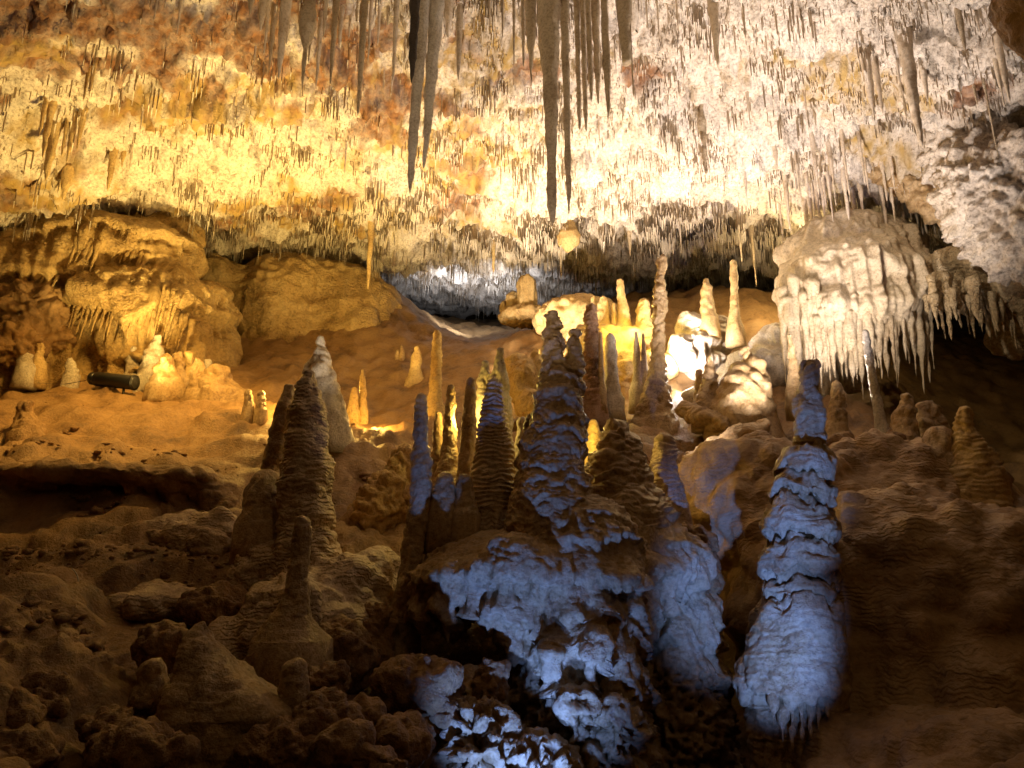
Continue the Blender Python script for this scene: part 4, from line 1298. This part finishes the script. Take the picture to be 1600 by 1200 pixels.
def rubble(n, seed):
    r = np.random.default_rng(seed)
    px = r.uniform(-40, 640, n * 3)
    py = np.where(r.uniform(0, 1, n * 3) < 0.02, r.uniform(600, 760, n * 3), r.uniform(800, 1180, n * 3))
    d = 4.0 + (1200 - py) / 600 * 7.5 + r.normal(0, 0.5, n * 3)
    x = (px - 800) / FPX * d * 1.03
    k = np.flatnonzero(r.uniform(0, 1, n * 3) < sstep(-0.15, 0.3, fbm(np.c_[x, d, 0 * d], 0.8, 2, 801)))[:n]
    x, d = x[k], d[k]
    n = len(k)
    z_ = floor_z(np.c_[x, d])
    rad = 0.008 + 0.05 * r.uniform(0, 1, n) ** 4
    ph = (1 + 5 ** 0.5) / 2
    b = np.array([(-1, ph, 0), (1, ph, 0), (-1, -ph, 0), (1, -ph, 0), (0, -1, ph), (0, 1, ph), (0, -1, -ph), (0, 1, -ph), (ph, 0, -1), (ph, 0, 1), (-ph, 0, -1), (-ph, 0, 1)]) / 1.9
    f = np.array([(0, 11, 5), (0, 5, 1), (0, 1, 7), (0, 7, 10), (0, 10, 11), (1, 5, 9), (5, 11, 4), (11, 10, 2), (10, 7, 6), (7, 1, 8),
                  (3, 9, 4), (3, 4, 2), (3, 2, 6), (3, 6, 8), (3, 8, 9), (4, 9, 5), (2, 4, 11), (6, 2, 10), (8, 6, 7), (9, 8, 1)])
    V = b[None] * (1 + r.uniform(-.35, .35, (n, 12, 1))) * rad[:, None, None] * np.stack([r.uniform(.8, 1.5, n), r.uniform(.8, 1.3, n), r.uniform(.5, .9, n)], -1)[:, None]
    V = V + np.stack([x, d, z_ + rad * 0.2], -1)[:, None]
    return mesh_from('rubble', V.reshape(-1, 3), None, (f[None] + (np.arange(n) * 12)[:, None, None]).reshape(-1, 3), smooth=False)


tag(obj('rubble', rubble(1500, 55), MAT['boss']), 'loose brown grit and small stones strewn over the left slope', 'rubble', kind='stuff')

# ---------------------------------------------------------------- small man-made things
T = bpy.data.objects.new('tube_lamp', None)
col().objects.link(T)
c0, c1 = P(150, 592, 11.3), P(210, 598, 11.2)
T.location = (c0 + c1) / 2 - np.array([0, 0, 0.12])
tag(T, 'black tube-shaped lamp housing lying on the ledge at left', 'lamp')


def rod(name, a, b, r, mat, parent, segs=20):
    from mathutils import Vector
    t = np.linspace(0, 1, 3)
    up = Vector(b - a).normalized()
    s1 = np.array(up.orthogonal().normalized())
    s2 = np.cross(np.array(up), s1)
    th = np.arange(segs) / segs * 2 * math.pi
    ring = np.cos(th)[:, None] * s1 + np.sin(th)[:, None] * s2
    v = [a + ring * r * 0.86, a + (b - a) * 0.03 + ring * r, a + (b - a) * 0.97 + ring * r, b + ring * r * 0.86]
    v = np.vstack(v + [a[None], b[None]])
    q = grid_quads(4, segs, True)
    j = np.arange(segs)
    tt = np.vstack([np.stack([(j + 1) % segs, j, np.full(segs, 4 * segs)], -1), np.stack([3 * segs + j, 3 * segs + (j + 1) % segs, np.full(segs, 4 * segs + 1)], -1)])
    pl = np.array(parent.location) if parent else np.zeros(3)
    return obj(name, mesh_from(name, v - pl, q, tt, smooth=False), mat, parent)


blk = plain('black_metal', (.015, .014, .013), 0.3, 0.2)
gls = plain('lamp_glass', (.03, .03, .03), 0.15)
rod('housing', c0, c1, 0.115, blk, T)
rod('end_cap', c0 + (c0 - c1) * 0.12, c0 + (c0 - c1) * 0.005, 0.10, blk, T)
rod('glass', c1 - (c1 - c0) * 0.004, c1 + (c1 - c0) * 0.03, 0.095, gls, T)
for f in (0.25, 0.75):
    m_ = c0 + (c1 - c0) * f
    rod('bracket', m_ - np.array([0, 0, 0.22]), m_ - np.array([0, 0, 0.08]), 0.02, blk, T, 8)

rod('lens_rim', c1 - (c1 - c0) * 0.03, c1 + (c1 - c0) * 0.015, 0.122, blk, T)
cw = np.array([c0 + (c0 - c1) * 0.11, c0 + (c0 - c1) * 0.3 - np.array([0, 0, .05]), c0 + (c0 - c1) * 0.7 - np.array([0, .1, .16]), c0 + (c0 - c1) * 1.3 - np.array([0, .2, .2])])
tq = np.linspace(0, 3, 24)
cax = np.stack([np.interp(tq, np.arange(4), cw[:, k]) for k in range(3)], -1)
obj('power_cord', lathe_mesh('power_cord', cax, np.full(24, 0.012), 6), blk, T, cax[0] - np.array(T.location))

wp = [P(113, 888, 6.2), P(122, 905, 6.1), P(130, 930, 6.0), P(137, 955, 5.9), P(141, 985, 5.8)]
for i in range(4):
    pass
seg = np.array(wp)
tq = np.linspace(0, 4, 40)
axw = np.stack([np.interp(tq, np.arange(5), seg[:, k]) for k in range(3)], -1)
axw[:, 0] += 0.01 * np.sin(tq * 3)
tag(obj('cable', lathe_mesh('cable', axw, np.full(40, 0.006), 8), plain('grey_cable', (.3, .27, .22), 0.5), None, axw[0]), 'thin grey cable hanging down the dark clay bank at left', 'cable')
